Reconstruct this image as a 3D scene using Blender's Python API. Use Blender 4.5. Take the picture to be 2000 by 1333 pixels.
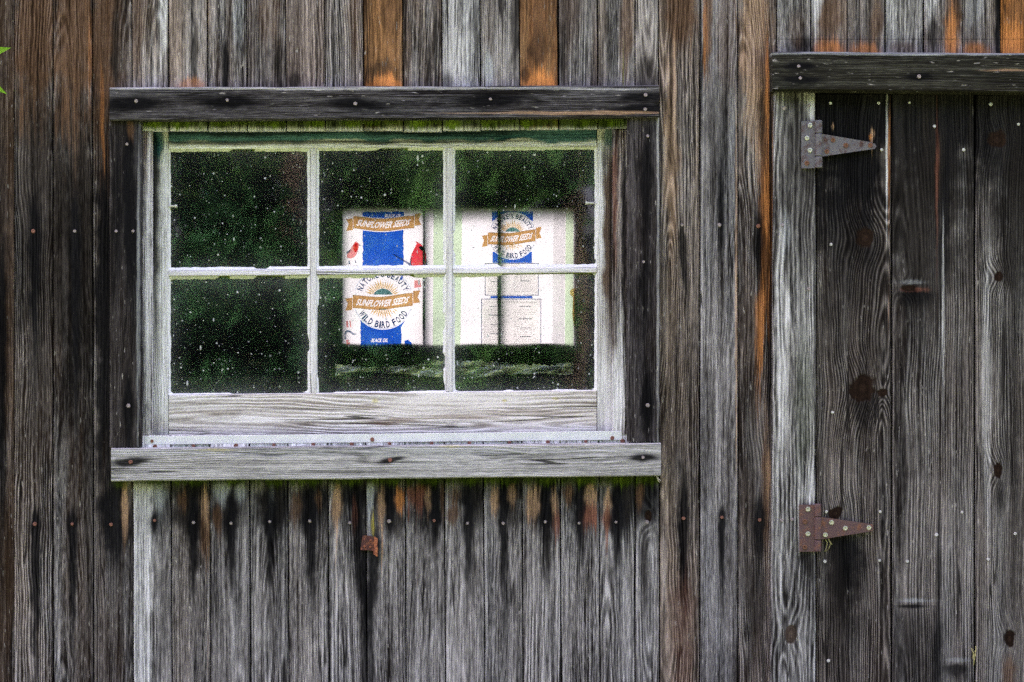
import bpy, bmesh, math, random
from mathutils import Vector
from mathutils.geometry import delaunay_2d_cdt

for o in list(bpy.data.objects):
    bpy.data.objects.remove(o, do_unlink=True)
SC = bpy.context.scene
C = SC.collection

# ------------------------------------------------------------------ camera, sky, sun, exposure
S = 0.00127            # metres per photo pixel on the face of the wall
D = 5.0                # camera to wall
ZC = 1.25              # camera height
cam = bpy.data.objects.new('camera', bpy.data.cameras.new('camera'))
C.objects.link(cam)
cam.location = (0, -D, ZC)
cam.rotation_euler = (math.radians(90), 0, 0)
cam.data.sensor_width = 36
cam.data.lens = 36 * D / (2000 * S)
cam.data.clip_start = 0.05
cam.data.clip_end = 1000
SC.camera = cam

SUN_EL, SUN_ROT = math.radians(48), math.radians(-20)
w = bpy.data.worlds.new('World'); SC.world = w; w.use_nodes = True
wt = w.node_tree
sky = wt.nodes.new('ShaderNodeTexSky'); sky.sky_type = 'NISHITA'; sky.sun_disc = False
sky.sun_elevation = SUN_EL; sky.sun_rotation = SUN_ROT
sky.dust_density = 8.0; sky.air_density = 0.35; sky.ozone_density = 0.0
wt.links.new(sky.outputs[0], wt.nodes['Background'].inputs[0])
wt.nodes['Background'].inputs[1].default_value = 0.13
sun = bpy.data.objects.new('sun', bpy.data.lights.new('sun', 'SUN')); C.objects.link(sun)
sdir = Vector((math.sin(SUN_ROT) * math.cos(SUN_EL), math.cos(SUN_ROT) * math.cos(SUN_EL), math.sin(SUN_EL)))
sun.rotation_euler = sdir.to_track_quat('Z', 'Y').to_euler()
sun.data.energy = 0.6; sun.data.angle = math.radians(20); sun.data.color = (1, 0.95, 0.88)
VS = SC.view_settings
VS.view_transform = 'Standard'; VS.look = 'None'; VS.gamma = 1; VS.use_curve_mapping = False
VS.exposure = 4.2
VS.use_white_balance = True; VS.white_balance_temperature = 6900; VS.white_balance_tint = 28
SC.cycles.use_denoising = False
SC.cycles.use_adaptive_sampling = False
SC.cycles.transparent_max_bounces = 16
SC.cycles.sample_clamp_indirect = 0.12

# ------------------------------------------------------------------ helpers
def P(px, py, y=0.0):
    k = (D + y) / D
    return Vector(((px - 1000) * S * k, y, ZC - (py - 666.5) * S * k))

def obj(name, verts, faces, mat, parent=None, loc=None, smooth=False, mats=None, fmat=None):
    vs = [Vector(v) for v in verts]
    if loc is None:
        n = len(vs)
        lo = Vector((min(v.x for v in vs), min(v.y for v in vs), min(v.z for v in vs)))
        hi = Vector((max(v.x for v in vs), max(v.y for v in vs), max(v.z for v in vs)))
        loc = (lo + hi) / 2
    loc = Vector(loc)
    me = bpy.data.meshes.new(name)
    me.from_pydata([v - loc for v in vs], [], faces)
    for m in (mats or [mat]):
        me.materials.append(m)
    if fmat:
        me.polygons.foreach_set('material_index', fmat)
    if smooth:
        me.polygons.foreach_set('use_smooth', [True] * len(me.polygons))
    me.update()
    o = bpy.data.objects.new(name, me); C.objects.link(o)
    put(o, loc, parent)
    return o

WLOC = {}
def put(o, loc, parent):
    """world location -> local, for unrotated parents"""
    WLOC[o.name] = Vector(loc)
    if parent is not None:
        o.parent = parent
        o.location = Vector(loc) - WLOC[parent.name]
    else:
        o.location = loc

def thing(name, label, cat, loc, group=None):
    o = bpy.data.objects.new(name, None); C.objects.link(o)
    o.empty_display_size = 0.1
    put(o, loc, None)
    tag(o, label, cat, group); o['kind'] = 'thing'
    return o

def tag(o, label, cat, group=None):
    o['label'] = label; o['category'] = cat
    if group: o['group'] = group
    return o

def struct(o):
    o['kind'] = 'structure'; return o

# ------------------------------------------------------------------ node helpers
class T:
    def __init__(s, tree):
        s.t = tree
    def new(s, k, **kw):
        n = s.t.nodes.new(k)
        for a, b in kw.items(): setattr(n, a, b)
        return n
    def put(s, sock, v):
        if isinstance(v, bpy.types.NodeSocket): s.t.links.new(v, sock)
        elif isinstance(v, (tuple, list)) and len(v) == 3 and len(sock.default_value) == 4:
            sock.default_value = (*v, 1)
        else: sock.default_value = v
    def m(s, op, a, b=None, c=None, clamp=False):
        n = s.new('ShaderNodeMath', operation=op, use_clamp=clamp)
        s.put(n.inputs[0], a)
        if b is not None: s.put(n.inputs[1], b)
        if c is not None: s.put(n.inputs[2], c)
        return n.outputs[0]
    def add(s, a, b): return s.m('ADD', a, b)
    def sub(s, a, b): return s.m('SUBTRACT', a, b)
    def mul(s, a, b): return s.m('MULTIPLY', a, b)
    def div(s, a, b): return s.m('DIVIDE', a, b)
    def mad(s, a, b, c): return s.m('MULTIPLY_ADD', a, b, c)
    def pw(s, a, b): return s.m('POWER', a, b)
    def exp(s, a): return s.m('EXPONENT', a)
    def step(s, x, a, b):
        n = s.new('ShaderNodeMapRange', interpolation_type='SMOOTHSTEP')
        s.put(n.inputs[0], x); s.put(n.inputs[1], a); s.put(n.inputs[2], b)
        return n.outputs[0]
    def mix(s, f, a, b, blend='MIX'):
        n = s.new('ShaderNodeMix', data_type='RGBA', blend_type=blend)
        s.put(n.inputs[0], f); s.put(n.inputs[6], a); s.put(n.inputs[7], b)
        return n.outputs[2]
    def xyz(s, x, y, z):
        n = s.new('ShaderNodeCombineXYZ')
        for i, v in enumerate((x, y, z)): s.put(n.inputs[i], v)
        return n.outputs[0]
    def sep(s, v):
        n = s.new('ShaderNodeSeparateXYZ'); s.put(n.inputs[0], v); return n.outputs
    def noise(s, vec, scale=1.0, detail=2.0, rough=0.5, col=False):
        n = s.new('ShaderNodeTexNoise'); n.noise_dimensions = '3D'
        s.put(n.inputs['Vector'], vec); s.put(n.inputs['Scale'], scale)
        s.put(n.inputs['Detail'], detail); s.put(n.inputs['Roughness'], rough)
        return n.outputs[1 if col else 0]
    def grp(s, g, **kw):
        n = s.new('ShaderNodeGroup'); n.node_tree = g
        for k, v in kw.items(): s.put(n.inputs[k], v)
        return n

def group(name, ins, outs):
    g = bpy.data.node_groups.new(name, 'ShaderNodeTree')
    for n, k, d in ins:
        so = g.interface.new_socket(n, in_out='INPUT', socket_type='NodeSocket' + k)
        if d is not None: so.default_value = d
    for n, k in outs:
        g.interface.new_socket(n, in_out='OUTPUT', socket_type='NodeSocket' + k)
    gi = g.nodes.new('NodeGroupInput'); go = g.nodes.new('NodeGroupOutput')
    return g, T(g), gi.outputs, go.inputs

# --- the grain of a board sawn from a trunk: rings are distances from the pith, bent round knots
WG, t, I, O = group('weathered_grain', [
    ('P', 'Vector', None), ('Seed', 'Float', 0), ('Freq', 'Float', 130), ('PithU', 'Float', 0.02), ('PithD', 'Float', 0.06),
    ('Slope', 'Float', 0.02), ('Wave', 'Float', 1), ('DR', 'Float', 0), ('RingC', 'Float', 0.5), ('FibreC', 'Float', 0.3),
    ('BlotchC', 'Float', 0.3), ('Tone', 'Float', 0.45), ('Dark', 'Color', (0.006, 0.0055, 0.006, 1)), ('Light', 'Color', (0.62, 0.60, 0.605, 1)),
    ('Warm', 'Color', (0.2, 0.1, 0.05, 1)), ('WarmAmt', 'Float', 0.2)],
    [('Color', 'Color'), ('Height', 'Float'), ('Fibre', 'Float'), ('Grain', 'Float')])
u, v, wv = t.sep(I['P'])
sd = t.mul(I['Seed'], 3.71)
def nz(su, sv, detail=2.0, rough=0.5, k=1.0):
    return t.noise(t.xyz(t.mul(u, su), t.mul(v, sv), t.mad(wv, su * 0.5, t.mul(sd, k))), 1.0, detail, rough)
n1 = nz(5, 1.3, 2, 0.5, 1.0); n2 = nz(24, 6, 2, 0.5, 1.3); n3 = nz(3, 2.2, 1, 0.5, 1.7)
uu = t.add(t.sub(u, I['PithU']), t.mul(I['Wave'], t.add(t.mul(t.sub(n1, 0.5), 0.055), t.mul(t.sub(n2, 0.5), 0.012))))
dd = t.add(t.add(wv, I['PithD']), t.add(t.mul(I['Slope'], v), t.mul(I['Wave'], t.mul(t.sub(n3, 0.5), 0.05))))
r = t.add(t.m('SQRT', t.add(t.mul(uu, uu), t.mul(dd, dd))), I['DR'])
ph = t.mul(r, I['Freq'])
ph = t.add(ph, t.mul(t.noise(t.xyz(t.mul(ph, 0.35), sd, t.mul(v, 0.6)), 1.0, 1), 2.6))
s1 = t.mad(t.m('SINE', t.mul(ph, 6.2832)), 0.5, 0.5)
ring = t.pw(s1, 1.7)
f1 = nz(250, 4.5, 2, 0.65, 2.1); f2 = nz(380, 34, 1, 0.7, 2.5); f3 = nz(80, 1.7, 2, 0.55, 3.1)
b1 = nz(9, 2.2, 3, 0.6, 4.3); b2 = nz(14, 3.4, 2, 0.6, 5.1); b3 = nz(16, 1.6, 3, 0.65, 6.1)
rmod = t.step(b2, 0.32, 0.6)
val = t.add(I['Tone'], t.mul(t.mul(I['RingC'], t.mad(rmod, 0.75, 0.25)), t.sub(ring, 0.42)))
val = t.add(val, t.mul(I['FibreC'], t.add(t.mul(t.sub(f1, 0.5), 3.4), t.add(t.mul(t.sub(f2, 0.5), 2.6), t.mul(t.sub(f3, 0.5), 2.9)))))
val = t.add(val, t.mul(I['BlotchC'], t.mul(t.sub(b1, 0.5), 2.8)))
grain = t.m('ADD', t.sub(val, I['Tone']), 0.5, clamp=True)
val = t.m('ADD', val, 0.0, clamp=True)
val = t.pw(val, 1.85)
col = t.mix(val, I['Dark'], I['Light'])
lum = t.mad(val, 1.5, 0.22)
warm = t.mix(1.0, I['Warm'], t.xyz(lum, lum, lum), 'MULTIPLY')
wf = t.mul(I['WarmAmt'], t.step(t.add(b3, t.mul(t.sub(f1, 0.5), 0.3)), 0.28, 0.62))
col = t.mix(wf, col, warm)
fl = t.step(nz(210, 34, 2, 0.5, 7.7), 0.67, 0.75)
col = t.mix(t.mul(fl, 0.45), col, (0.6, 0.57, 0.54))
ck = t.m('ABSOLUTE', t.sub(nz(46, 0.9, 1, 0.5, 8.9), 0.5))
crack = t.mul(t.step(ck, 0.014, 0.005), t.step(b2, 0.44, 0.54))
col = t.mix(t.mul(crack, 0.85), col, (0.008, 0.007, 0.007))
t.put(O['Color'], col)
t.put(O['Height'], t.sub(t.add(t.mul(t.mul(ring, rmod), 0.55), t.add(t.mul(f1, 0.5), t.mul(f2, 0.25))), crack))
t.put(O['Fibre'], t.m('MULTIPLY_ADD', t.sub(t.add(t.mul(f1, 0.6), t.mul(f3, 0.4)), 0.5), 2.6, 0.5, clamp=True))
t.put(O['Grain'], grain)

# --- a stain or painted-in shade: runs along the grain, ragged along the fibres
SG, t, I, O = group('grain_stain_shade', [('P', 'Vector', None), ('Fibre', 'Float', 0.5), ('CU', 'Float', 0), ('CV', 'Float', 0), ('SU', 'Float', 0.01),
    ('Up', 'Float', 0.05), ('Down', 'Float', 0.1), ('Pow', 'Float', 2), ('Taper', 'Float', 0.5), ('Amt', 'Float', 1), ('Rag', 'Float', 0.7), ('Lean', 'Float', 0), ('Wob', 'Float', 0.5)], [('Mask', 'Float')])
u, v, wv = t.sep(I['P'])
dv = t.sub(v, I['CV'])
wob = t.sub(I['Wob'], 0.5)
du = t.sub(t.sub(u, I['CU']), t.mul(I['Lean'], dv))
du = t.add(du, t.mul(t.mul(wob, I['SU']), 1.6))
fr = t.mul(t.sub(I['Fibre'], 0.5), I['Rag'])
up = t.m('MAXIMUM', dv, 0.0); dn = t.m('MAXIMUM', t.mul(dv, -1.0), 0.0)
al = t.add(t.div(up, I['Up']), t.div(dn, I['Down']))
wd = t.m('MAXIMUM', t.sub(1.0, t.mul(t.m('MINIMUM', al, 1.5), t.mul(I['Taper'], 0.6))), 0.15)
al = t.mul(al, t.mad(fr, -1.5, 1.0))
e = t.mul(t.div(t.m('ABSOLUTE', du), t.mul(I['SU'], wd)), t.mad(fr, -0.9, 1.0))
m0 = t.exp(t.mul(t.add(t.pw(t.m('ABSOLUTE', e), I['Pow']), t.pw(t.m('ABSOLUTE', al), I['Pow'])), -1.0))
t.put(O['Mask'], t.mul(t.step(m0, 0.04, 0.8), I['Amt']))

# --- a knot
KG, t, I, O = group('knot', [('P', 'Vector', None), ('CU', 'Float', 0), ('CV', 'Float', 0), ('RU', 'Float', 0.02), ('RV', 'Float', 0.03), ('K', 'Float', 0.05), ('DR', 'Float', 0), ('Core', 'Float', 0), ('E', 'Float', 0)],
    [('DR', 'Float'), ('Core', 'Float'), ('E', 'Float')])
u, v, wv = t.sep(I['P'])
wob = t.noise(I['P'], 45.0, 2)
eu = t.div(t.sub(u, I['CU']), I['RU']); ev = t.div(t.sub(v, I['CV']), I['RV'])
e2 = t.add(t.mul(eu, eu), t.mul(ev, ev))
e = t.mul(t.m('SQRT', e2), t.mad(wob, 1.3, 0.35))
dr = t.mul(I['K'], t.exp(t.mul(e2, -0.16)))
t.put(O['DR'], t.add(I['DR'], dr))
core = t.step(e, 1.2, 0.85)
t.put(O['Core'], t.m('MAXIMUM', I['Core'], core))
t.put(O['E'], t.mix(core, I['E'], e))

PAL = {
 'k': (0.005, 0.005, 0.006), 'o': (0.42, 0.16, 0.05), 'b': (0.095, 0.050, 0.028), 't': (0.32, 0.20, 0.125),
 'w': (0.66, 0.66, 0.67), 'p': (0.33, 0.35, 0.37), 'g': (0.075, 0.12, 0.008), 'G': (0.03, 0.05, 0.006), 'e': (0.010, 0.085, 0.105), 'r': (0.16, 0.06, 0.04),
 'l': (0.5, 0.42, 0.05), 'n': (0.013, 0.011, 0.010), 'c': (0.90, 0.90, 0.89)}

def wood(name, loc, axis, seed=0, tone=0.45, freq=130, pu=0.02, pd=0.05, slope=0.02, wave=1.0, ring=0.45, fibre=0.30, blotch=0.36,
         dark=None, light=None, warm=None, warmamt=0.2, knots=(), stains=(), y=0.0, rough=0.85, bump=0.7, coreCol=(0.030, 0.017, 0.012)):
    mat = bpy.data.materials.new(name); mat.use_nodes = True
    nt = mat.node_tree; t = T(nt)
    bs = nt.nodes['Principled BSDF']
    tc = t.new('ShaderNodeTexCoord')
    x, yy, z = t.sep(tc.outputs['Object'])
    PV = t.xyz(x, z, yy) if axis == 'z' else t.xyz(z, x, yy)
    k = (D + y) / D
    def uv(px, py):
        p = P(px, py, y) - loc
        return (p.x, p.z) if axis == 'z' else (p.z, p.x)
    dr, core, e = 0.0, 0.0, 0.0
    for (kx, ky, ru, rv, K) in knots:
        cu, cv = uv(kx, ky)
        n = t.grp(KG, P=PV, CU=cu, CV=cv, RU=ru * S * k, RV=rv * S * k, K=K, DR=dr, Core=core, E=e)
        dr, core, e = n.outputs
    kw = dict(P=PV, Seed=seed, Freq=freq, PithU=pu, PithD=pd, Slope=slope, Wave=wave, DR=dr, RingC=ring, FibreC=fibre, BlotchC=blotch, Tone=tone, WarmAmt=warmamt)
    if dark: kw['Dark'] = (*dark, 1)
    if light: kw['Light'] = (*light, 1)
    if warm: kw['Warm'] = (*warm, 1)
    g = t.grp(WG, **kw)
    col, hgt, fib, gr = g.outputs
    fmul = t.mad(gr, 1.7, 0.15)
    wob = t.noise(PV, 16.0, 2) if stains else 0.5
    for st in stains:
        kind, px, py, su, up, dn = st[:6]
        opt = st[6] if len(st) > 6 else {}
        cu, cv = uv(px, py)
        sg = t.grp(SG, P=PV, Fibre=fib, CU=cu, CV=cv, SU=su * S * k, Up=up * S * k, Down=dn * S * k,
                   Pow=opt.get('pow', 2.0), Taper=opt.get('taper', 0.5), Amt=opt.get('amt', 0.95), Rag=opt.get('rag', 0.7), Wob=wob, Lean=opt.get('lean', 0.0))
        sc = t.mix(1.0, PAL[kind], t.xyz(fmul, fmul, fmul), 'MULTIPLY')
        col = t.mix(sg.outputs[0], col, sc)
    if knots:
        rr = t.mul(t.mad(t.m('SINE', t.mul(e, 9.0)), 0.2, 0.7), t.mad(fib, 1.0, 0.4))
        rr = t.mul(rr, t.mad(t.step(e, 1.0, .65), .75, .25))
        col = t.mix(core, col, t.mix(1.0, coreCol, t.xyz(rr, rr, rr), 'MULTIPLY'))
        hgt = t.sub(hgt, t.mul(core, 0.6))
    t.put(bs.inputs['Base Color'], col)
    bs.inputs['Roughness'].default_value = rough
    bs.inputs['Specular IOR Level'].default_value = 0.04
    bp = t.new('ShaderNodeBump'); bp.inputs['Strength'].default_value = bump; bp.inputs['Distance'].default_value = 0.0022
    t.put(bp.inputs['Height'], hgt); t.put(bs.inputs['Normal'], bp.outputs[0])
    return mat

def plain(name, col, rough=0.7, metal=0.0, spec=0.4, vary=0.0, scale=60, col2=None, lo=0.4, hi=0.65, bump=0.0):
    mat = bpy.data.materials.new(name); mat.use_nodes = True
    t = T(mat.node_tree); bs = mat.node_tree.nodes['Principled BSDF']
    bs.inputs['Roughness'].default_value = rough; bs.inputs['Metallic'].default_value = metal; bs.inputs['Specular IOR Level'].default_value = spec
    tc = t.new('ShaderNodeTexCoord')
    n = t.noise(tc.outputs['Object'], scale, 4, 0.65)
    c = (*col, 1)
    if col2: c = t.mix(t.step(n, lo, hi), (*col, 1), (*col2, 1))
    elif vary:
        k = t.mad(n, 2 * vary, 1 - vary); c = t.mix(1.0, (*col, 1), t.xyz(k, k, k), 'MULTIPLY')
    t.put(bs.inputs['Base Color'], c)
    if bump:
        bp = t.new('ShaderNodeBump'); bp.inputs['Strength'].default_value = bump; bp.inputs['Distance'].default_value = 0.002
        t.put(bp.inputs['Height'], n); t.put(bs.inputs['Normal'], bp.outputs[0])
    return mat

# ------------------------------------------------------------------ mesh builders
def slab_mesh(q, yf, th, ch=0.0016, rng=None, wob=0.0, seg=1):
    """q: 4 photo-pixel corners (tl, tr, br, bl) of the face; returns verts, faces of a chamfered board"""
    tl, tr, br, bl = [P(a, b, yf) for a, b in q]
    vert = abs(tl.z - bl.z) >= abs(tr.x - tl.x)
    rows = []
    for i in range(seg + 1):
        f = i / seg
        if vert: a, b = tl.lerp(bl, f), tr.lerp(br, f)          # ring goes across, rows run down
        else: a, b = bl.lerp(br, f), tl.lerp(tr, f)
        if rng and wob:
            dx = (b - a).normalized()
            a = a + dx * rng.uniform(-wob, wob); b = b + dx * rng.uniform(-wob, wob)
        rows.append((a, b))
    V, F = [], []
    n = seg
    for i, (a, b) in enumerate(rows):
        c = (b - a).normalized() * ch
        V += [a + Vector((0, th, 0)), a + Vector((0, ch, 0)), a + c, b - c, b + Vector((0, ch, 0)), b + Vector((0, th, 0))]
    for i in range(n):
        A, B = i * 6, (i + 1) * 6
        for k in range(5):
            F.append((A + k, B + k, B + k + 1, A + k + 1) if vert else (A + k, A + k + 1, B + k + 1, B + k))
        F.append((A + 5, B + 5, B, A) if vert else (A + 5, A, B, B + 5))
    F.append(tuple(range(6)) if vert else tuple(reversed(range(6))))
    e = n * 6
    F.append(tuple(reversed(range(e, e + 6))) if vert else tuple(range(e, e + 6)))
    return V, F

RND = random.Random(7)
def plank(name, q, yf, th, parent, ch=0.0016, seg=1, wob=0.0, mat=None, **wp):
    V, F = slab_mesh(q, yf, th, ch, RND, wob, seg)
    lo = Vector((min(p.x for p in V), min(p.y for p in V), min(p.z for p in V)))
    hi = Vector((max(p.x for p in V), max(p.y for p in V), max(p.z for p in V)))
    loc = (lo + hi) / 2
    if mat is None:
        axis = 'z' if (hi.z - lo.z) > (hi.x - lo.x) else 'x'
        if wp.pop('axis', None) == 'x': axis = 'x'
        wp.setdefault('seed', RND.uniform(0, 60))
        wp['ring'] = wp.get('ring', .45) * .52; wp['freq'] = wp.get('freq', 130) * RND.uniform(1.0, 1.6); wp['fibre'] = wp.get('fibre', .31) * RND.uniform(.85, 1.3); wp['tone'] = wp.get('tone', .45) + RND.uniform(-.025, .03); wp['wave'] = wp.get('wave', 1.0) * .9; wp['warmamt'] = wp.get('warmamt', .2) * 1.25
        mat = wood('weathered_wood', loc, axis, y=yf, **wp)
    o = obj(name, V, F, mat, parent, loc)
    return o

def lathe(prof, n=10):
    """profile of (radius, depth towards the viewer) -> verts, faces round the y axis"""
    V, F = [], []
    for (r, d) in prof:
        for i in range(n):
            a = 2 * math.pi * i / n
            V.append((r * math.cos(a), -d, r * math.sin(a)))
    for k in range(len(prof) - 1):
        for i in range(n):
            j = (i + 1) % n
            F.append((k * n + i, k * n + j, (k + 1) * n + j, (k + 1) * n + i))
    F.append(tuple(range((len(prof) - 1) * n, len(prof) * n)))
    return V, F

M_GALV = plain('galvanised_nail', (0.27, 0.23, 0.23), 0.6, 0.2, vary=0.7, scale=300)
M_PALE = plain('bright_nail', (0.52, 0.52, 0.50), 0.4, 0.1, vary=0.4, scale=300)
M_RUSTN = plain('rusty_nail', (0.20, 0.085, 0.06), 0.8, 0.1, vary=0.5, scale=250)
def nail_mesh(name, mat, R):
    V, F = lathe([(0.55 * R, -0.004), (R, -0.0008), (R, 0.0008), (0.72 * R, 0.0019), (0.25 * R, 0.0016)], 10)
    me = bpy.data.meshes.new(name); me.from_pydata(V, [], F); me.materials.append(mat); return me
NM = {'g': nail_mesh('nail', M_GALV, 0.0052), 'w': nail_mesh('nail', M_PALE, 0.0046), 'r': nail_mesh('nail', M_RUSTN, 0.0056)}
def nail(px, py, y, parent, kind='g', name='nail'):
    o = bpy.data.objects.new(name, NM[kind]); C.objects.link(o)
    put(o, P(px, py, y), parent)
    s = RND.uniform(0.7, 1.0)
    o.scale = (s * RND.uniform(0.92, 1.08), RND.uniform(0.8, 1.3), s)
    o.rotation_euler = (RND.uniform(-.15, .15), RND.uniform(0, 3), RND.uniform(-.15, .15))
    return o

# ------------------------------------------------------------------ ground and the shed body (setting)
def grass_mat():
    mat = bpy.data.materials.new('grass_ground'); mat.use_nodes = True
    t = T(mat.node_tree); bs = mat.node_tree.nodes['Principled BSDF']
    tc = t.new('ShaderNodeTexCoord')
    a = t.noise(tc.outputs['Object'], 0.6, 5, 0.6); b = t.noise(tc.outputs['Object'], 25, 4, 0.7)
    c = t.mix(t.step(a, 0.35, 0.65), (0.05, 0.085, 0.02, 1), (0.09, 0.11, 0.035, 1))
    c = t.mix(t.step(b, 0.35, 0.75), c, (0.02, 0.035, 0.01, 1))
    t.put(bs.inputs['Base Color'], c); bs.inputs['Roughness'].default_value = 0.95
    return mat
g = 400
struct(obj('ground', [(-g, -g, 0), (g, -g, 0), (g, g, 0), (-g, g, 0)], [(0, 1, 2, 3)], grass_mat(), loc=(0, 0, 0)))

def boxmesh(x0, x1, y0, y1, z0, z1):
    V = [(x0, y0, z0), (x1, y0, z0), (x1, y1, z0), (x0, y1, z0), (x0, y0, z1), (x1, y0, z1), (x1, y1, z1), (x0, y1, z1)]
    F = [(3, 2, 1, 0), (4, 5, 6, 7), (0, 1, 5, 4), (1, 2, 6, 5), (2, 3, 7, 6), (3, 0, 4, 7)]
    return V, F
def boxes(lst):
    V, F = [], []
    for b in lst:
        v, f = boxmesh(*b); k = len(V); V += v; F += [tuple(i + k for i in q) for q in f]
    return V, F

M_IN = plain('dark_interior_wood', (0.022, 0.019, 0.016), 0.9, vary=0.4, scale=8)
M_ROOF = plain('roofing_felt', (0.05, 0.05, 0.05), 0.9, vary=0.3, scale=20)
XW, YB = 2.42, 2.5          # half width, inner face of the back wall
struct(obj('shed_floor', *boxmesh(-XW + .02, XW - .02, 0.04, YB - 0.005, 0.03, 0.08), M_IN))
for sx in (-1, 1):
    a, b = sorted((sx * XW, sx * (XW - 0.08)))
    struct(obj('shed_side_wall', *boxmesh(a + .001, b - .001, 0.04, YB - .002, 0.02, 2.6), M_IN))
# back wall with its window opening
bx0, bz1 = P(670, 409, YB).x, P(670, 409, YB).z
bx1, bz0 = P(1119, 670, YB).x, P(1119, 670, YB).z
V, F = boxes([(-XW, bx0, YB, YB + .035, 0.02, 2.6), (bx1, XW, YB, YB + .035, 0.02, 2.6),
              (bx0, bx1, YB, YB + .035, 0.02, bz0), (bx0, bx1, YB, YB + .035, bz1, 2.6)])
struct(obj('shed_back_wall', V, F, M_IN))
V, F = boxmesh(-XW - .12, XW + .12, -0.10, YB + .25, 2.605, 2.68)
V = [(x, y, z + (0.35 if y > 1 else 0.0)) for x, y, z in V]
struct(obj('shed_roof', V, F, M_ROOF))
V, F = boxes([(-XW, XW, YB + .001, YB + .034, 2.601, 2.9)])
struct(obj('shed_gable', V, F, M_IN))
# bars of the back window
bw = thing('back_window', 'back window whose dark bars show through the hanging seed bags', 'window', ((bx0 + bx1) / 2, YB + .03, bz0))
for pa, pb, wpx in ((828, 828, 6), (975, 975, 8)):
    x = P(pa, 0, YB).x
    obj('bar', *boxmesh(x - wpx * S * .75, x + wpx * S * .75, YB - .0018, YB + .03, bz0, bz1), M_IN, bw)

# ------------------------------------------------------------------ the plank wall
wall = thing('plank_wall', 'weathered vertical plank wall of an old shed around the window', 'wall', (0, 0, 0.12))
M_BACK = plain('tar_paper', (0.008, 0.008, 0.008), 0.95)
wx0, wz1 = P(268, 240).x, P(268, 238).z
wx1, wz0 = P(1226, 872).x, P(1226, 874).z
V, F = boxes([(-XW, wx0, .026, .036, .1, 2.6), (wx1, XW, .026, .036, .1, 2.6), (wx0, wx1, .026, .036, .1, wz0), (wx0, wx1, .026, .036, wz1, 2.6)])
obj('backing', V, F, M_BACK, wall)

YT, YBOT = -396, 1560                    # top and foot of the boards in photo pixels
def ex(e, y):                            # board edge at a photo row
    return e[0] + (e[1] - e[0]) * y / 1333.0
GAP = 1.3
def wallboard(e0, e1, y0, y1, yf=None, gap=GAP, **wp):
    ga, gb = RND.uniform(.5, 1.9), RND.uniform(.5, 1.9)
    q = [(ex(e0, y0) + ga, y0), (ex(e1, y0) - gb, y0), (ex(e1, y1) - gb, y1), (ex(e0, y1) + ga, y1)]
    if yf is None: yf = RND.uniform(-0.003, 0.002)
    b = plank('board', q, yf, 0.02 - yf, wall, seg=6, wob=0.0004, **wp)
    b['yf'] = yf
    return b
E = [(28, 28), (104, 104), (180, 182), (257, 260), (329, 335), (405, 412), (482, 489), (557, 565), (634, 642), (709, 717), (786, 793), (862, 870),
     (938, 946), (1014, 1022), (1090, 1096), (1166, 1172), (1241, 1241), (1286, 1289), (1367, 1366), (1441, 1441), (1517, 1512)]
BROWN = (0.17, 0.095, 0.055)
def ns(px, py, su=8, up=28, dn=90, **k):            # the black streak an iron nail leaves
    return ('k', px, py, su * 1.4, up * 1.2, dn * 1.6, k)

def bd(b, nails):
    for n_ in nails:
        px, py = n_[:2]
        nail(px, py, b['yf'] - 0.0004, b, n_[2] if len(n_) > 2 else 'g')

# left of the window, full height
b = wallboard((-47, -48), E[0], YT, YBOT, tone=0.33, warmamt=0.6, warm=BROWN, pu=0.1, freq=150, wave=0.7,
    stains=[('k', -10, 420, 34, 330, 420, dict(amt=.7)), ('k', 4, 640, 10, 200, 500, dict(amt=.9))])
b = wallboard(E[0], E[1], YT, YBOT, tone=0.42, ring=1.3, freq=112, pu=0.07, pd=0.02, wave=1.5, slope=0.03, warmamt=0.35, warm=BROWN,
    stains=[('n', 66, 420, 70, 290, 440, dict(amt=.8)), ('b', 66, 60, 60, 300, 150, dict(amt=.85)), ns(68, 455, 11, 70, 130), ns(70, 1026, 9, 30, 190)])
bd(b, [(65, 452, 'r'), (68, 1024, 'r')])
b = wallboard(E[1], E[2], YT, YBOT, tone=0.33, ring=0.6, freq=140, pu=-0.02, pd=0.05, wave=1.2, warmamt=0.35, warm=BROWN,
    stains=[('n', 142, 440, 70, 310, 460, dict(amt=.88)), ('b', 142, 60, 60, 300, 170, dict(amt=.85)), ('o', 176, 110, 4, 100, 100, dict(amt=.25)),
            ns(147, 456, 10, 60, 220, lean=0.0), ns(142, 1026, 7, 30, 180), ('n', 172, 900, 12, 400, 500, dict(amt=.6))])
bd(b, [(146, 452, 'g'), (141, 1024, 'r')])
b = wallboard(E[2], E[3], YT, YBOT, tone=0.34, ring=0.5, freq=150, pu=0.05, wave=1.0, warmamt=0.3, warm=BROWN,
    stains=[('k', 206, 600, 22, 430, 400, dict(amt=.97, pow=3)), ('b', 200, 90, 36, 300, 200, dict(amt=.8)), ('o', 199, 190, 4, 70, 130, dict(amt=.35, lean=-.02)), ('k', 226, 1010, 34, 110, 120, dict(amt=.96)),  # black strip along the casing has its side shade painted in
            ('t', 243, 985, 7, 50, 60, dict(amt=.75)), ('G', 236, 944, 20, 8, 10, dict(amt=.7)), ('n', 226, 120, 9, 160, 60, dict(amt=.8))])
bd(b, [(217, 1025, 'r')])

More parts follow.
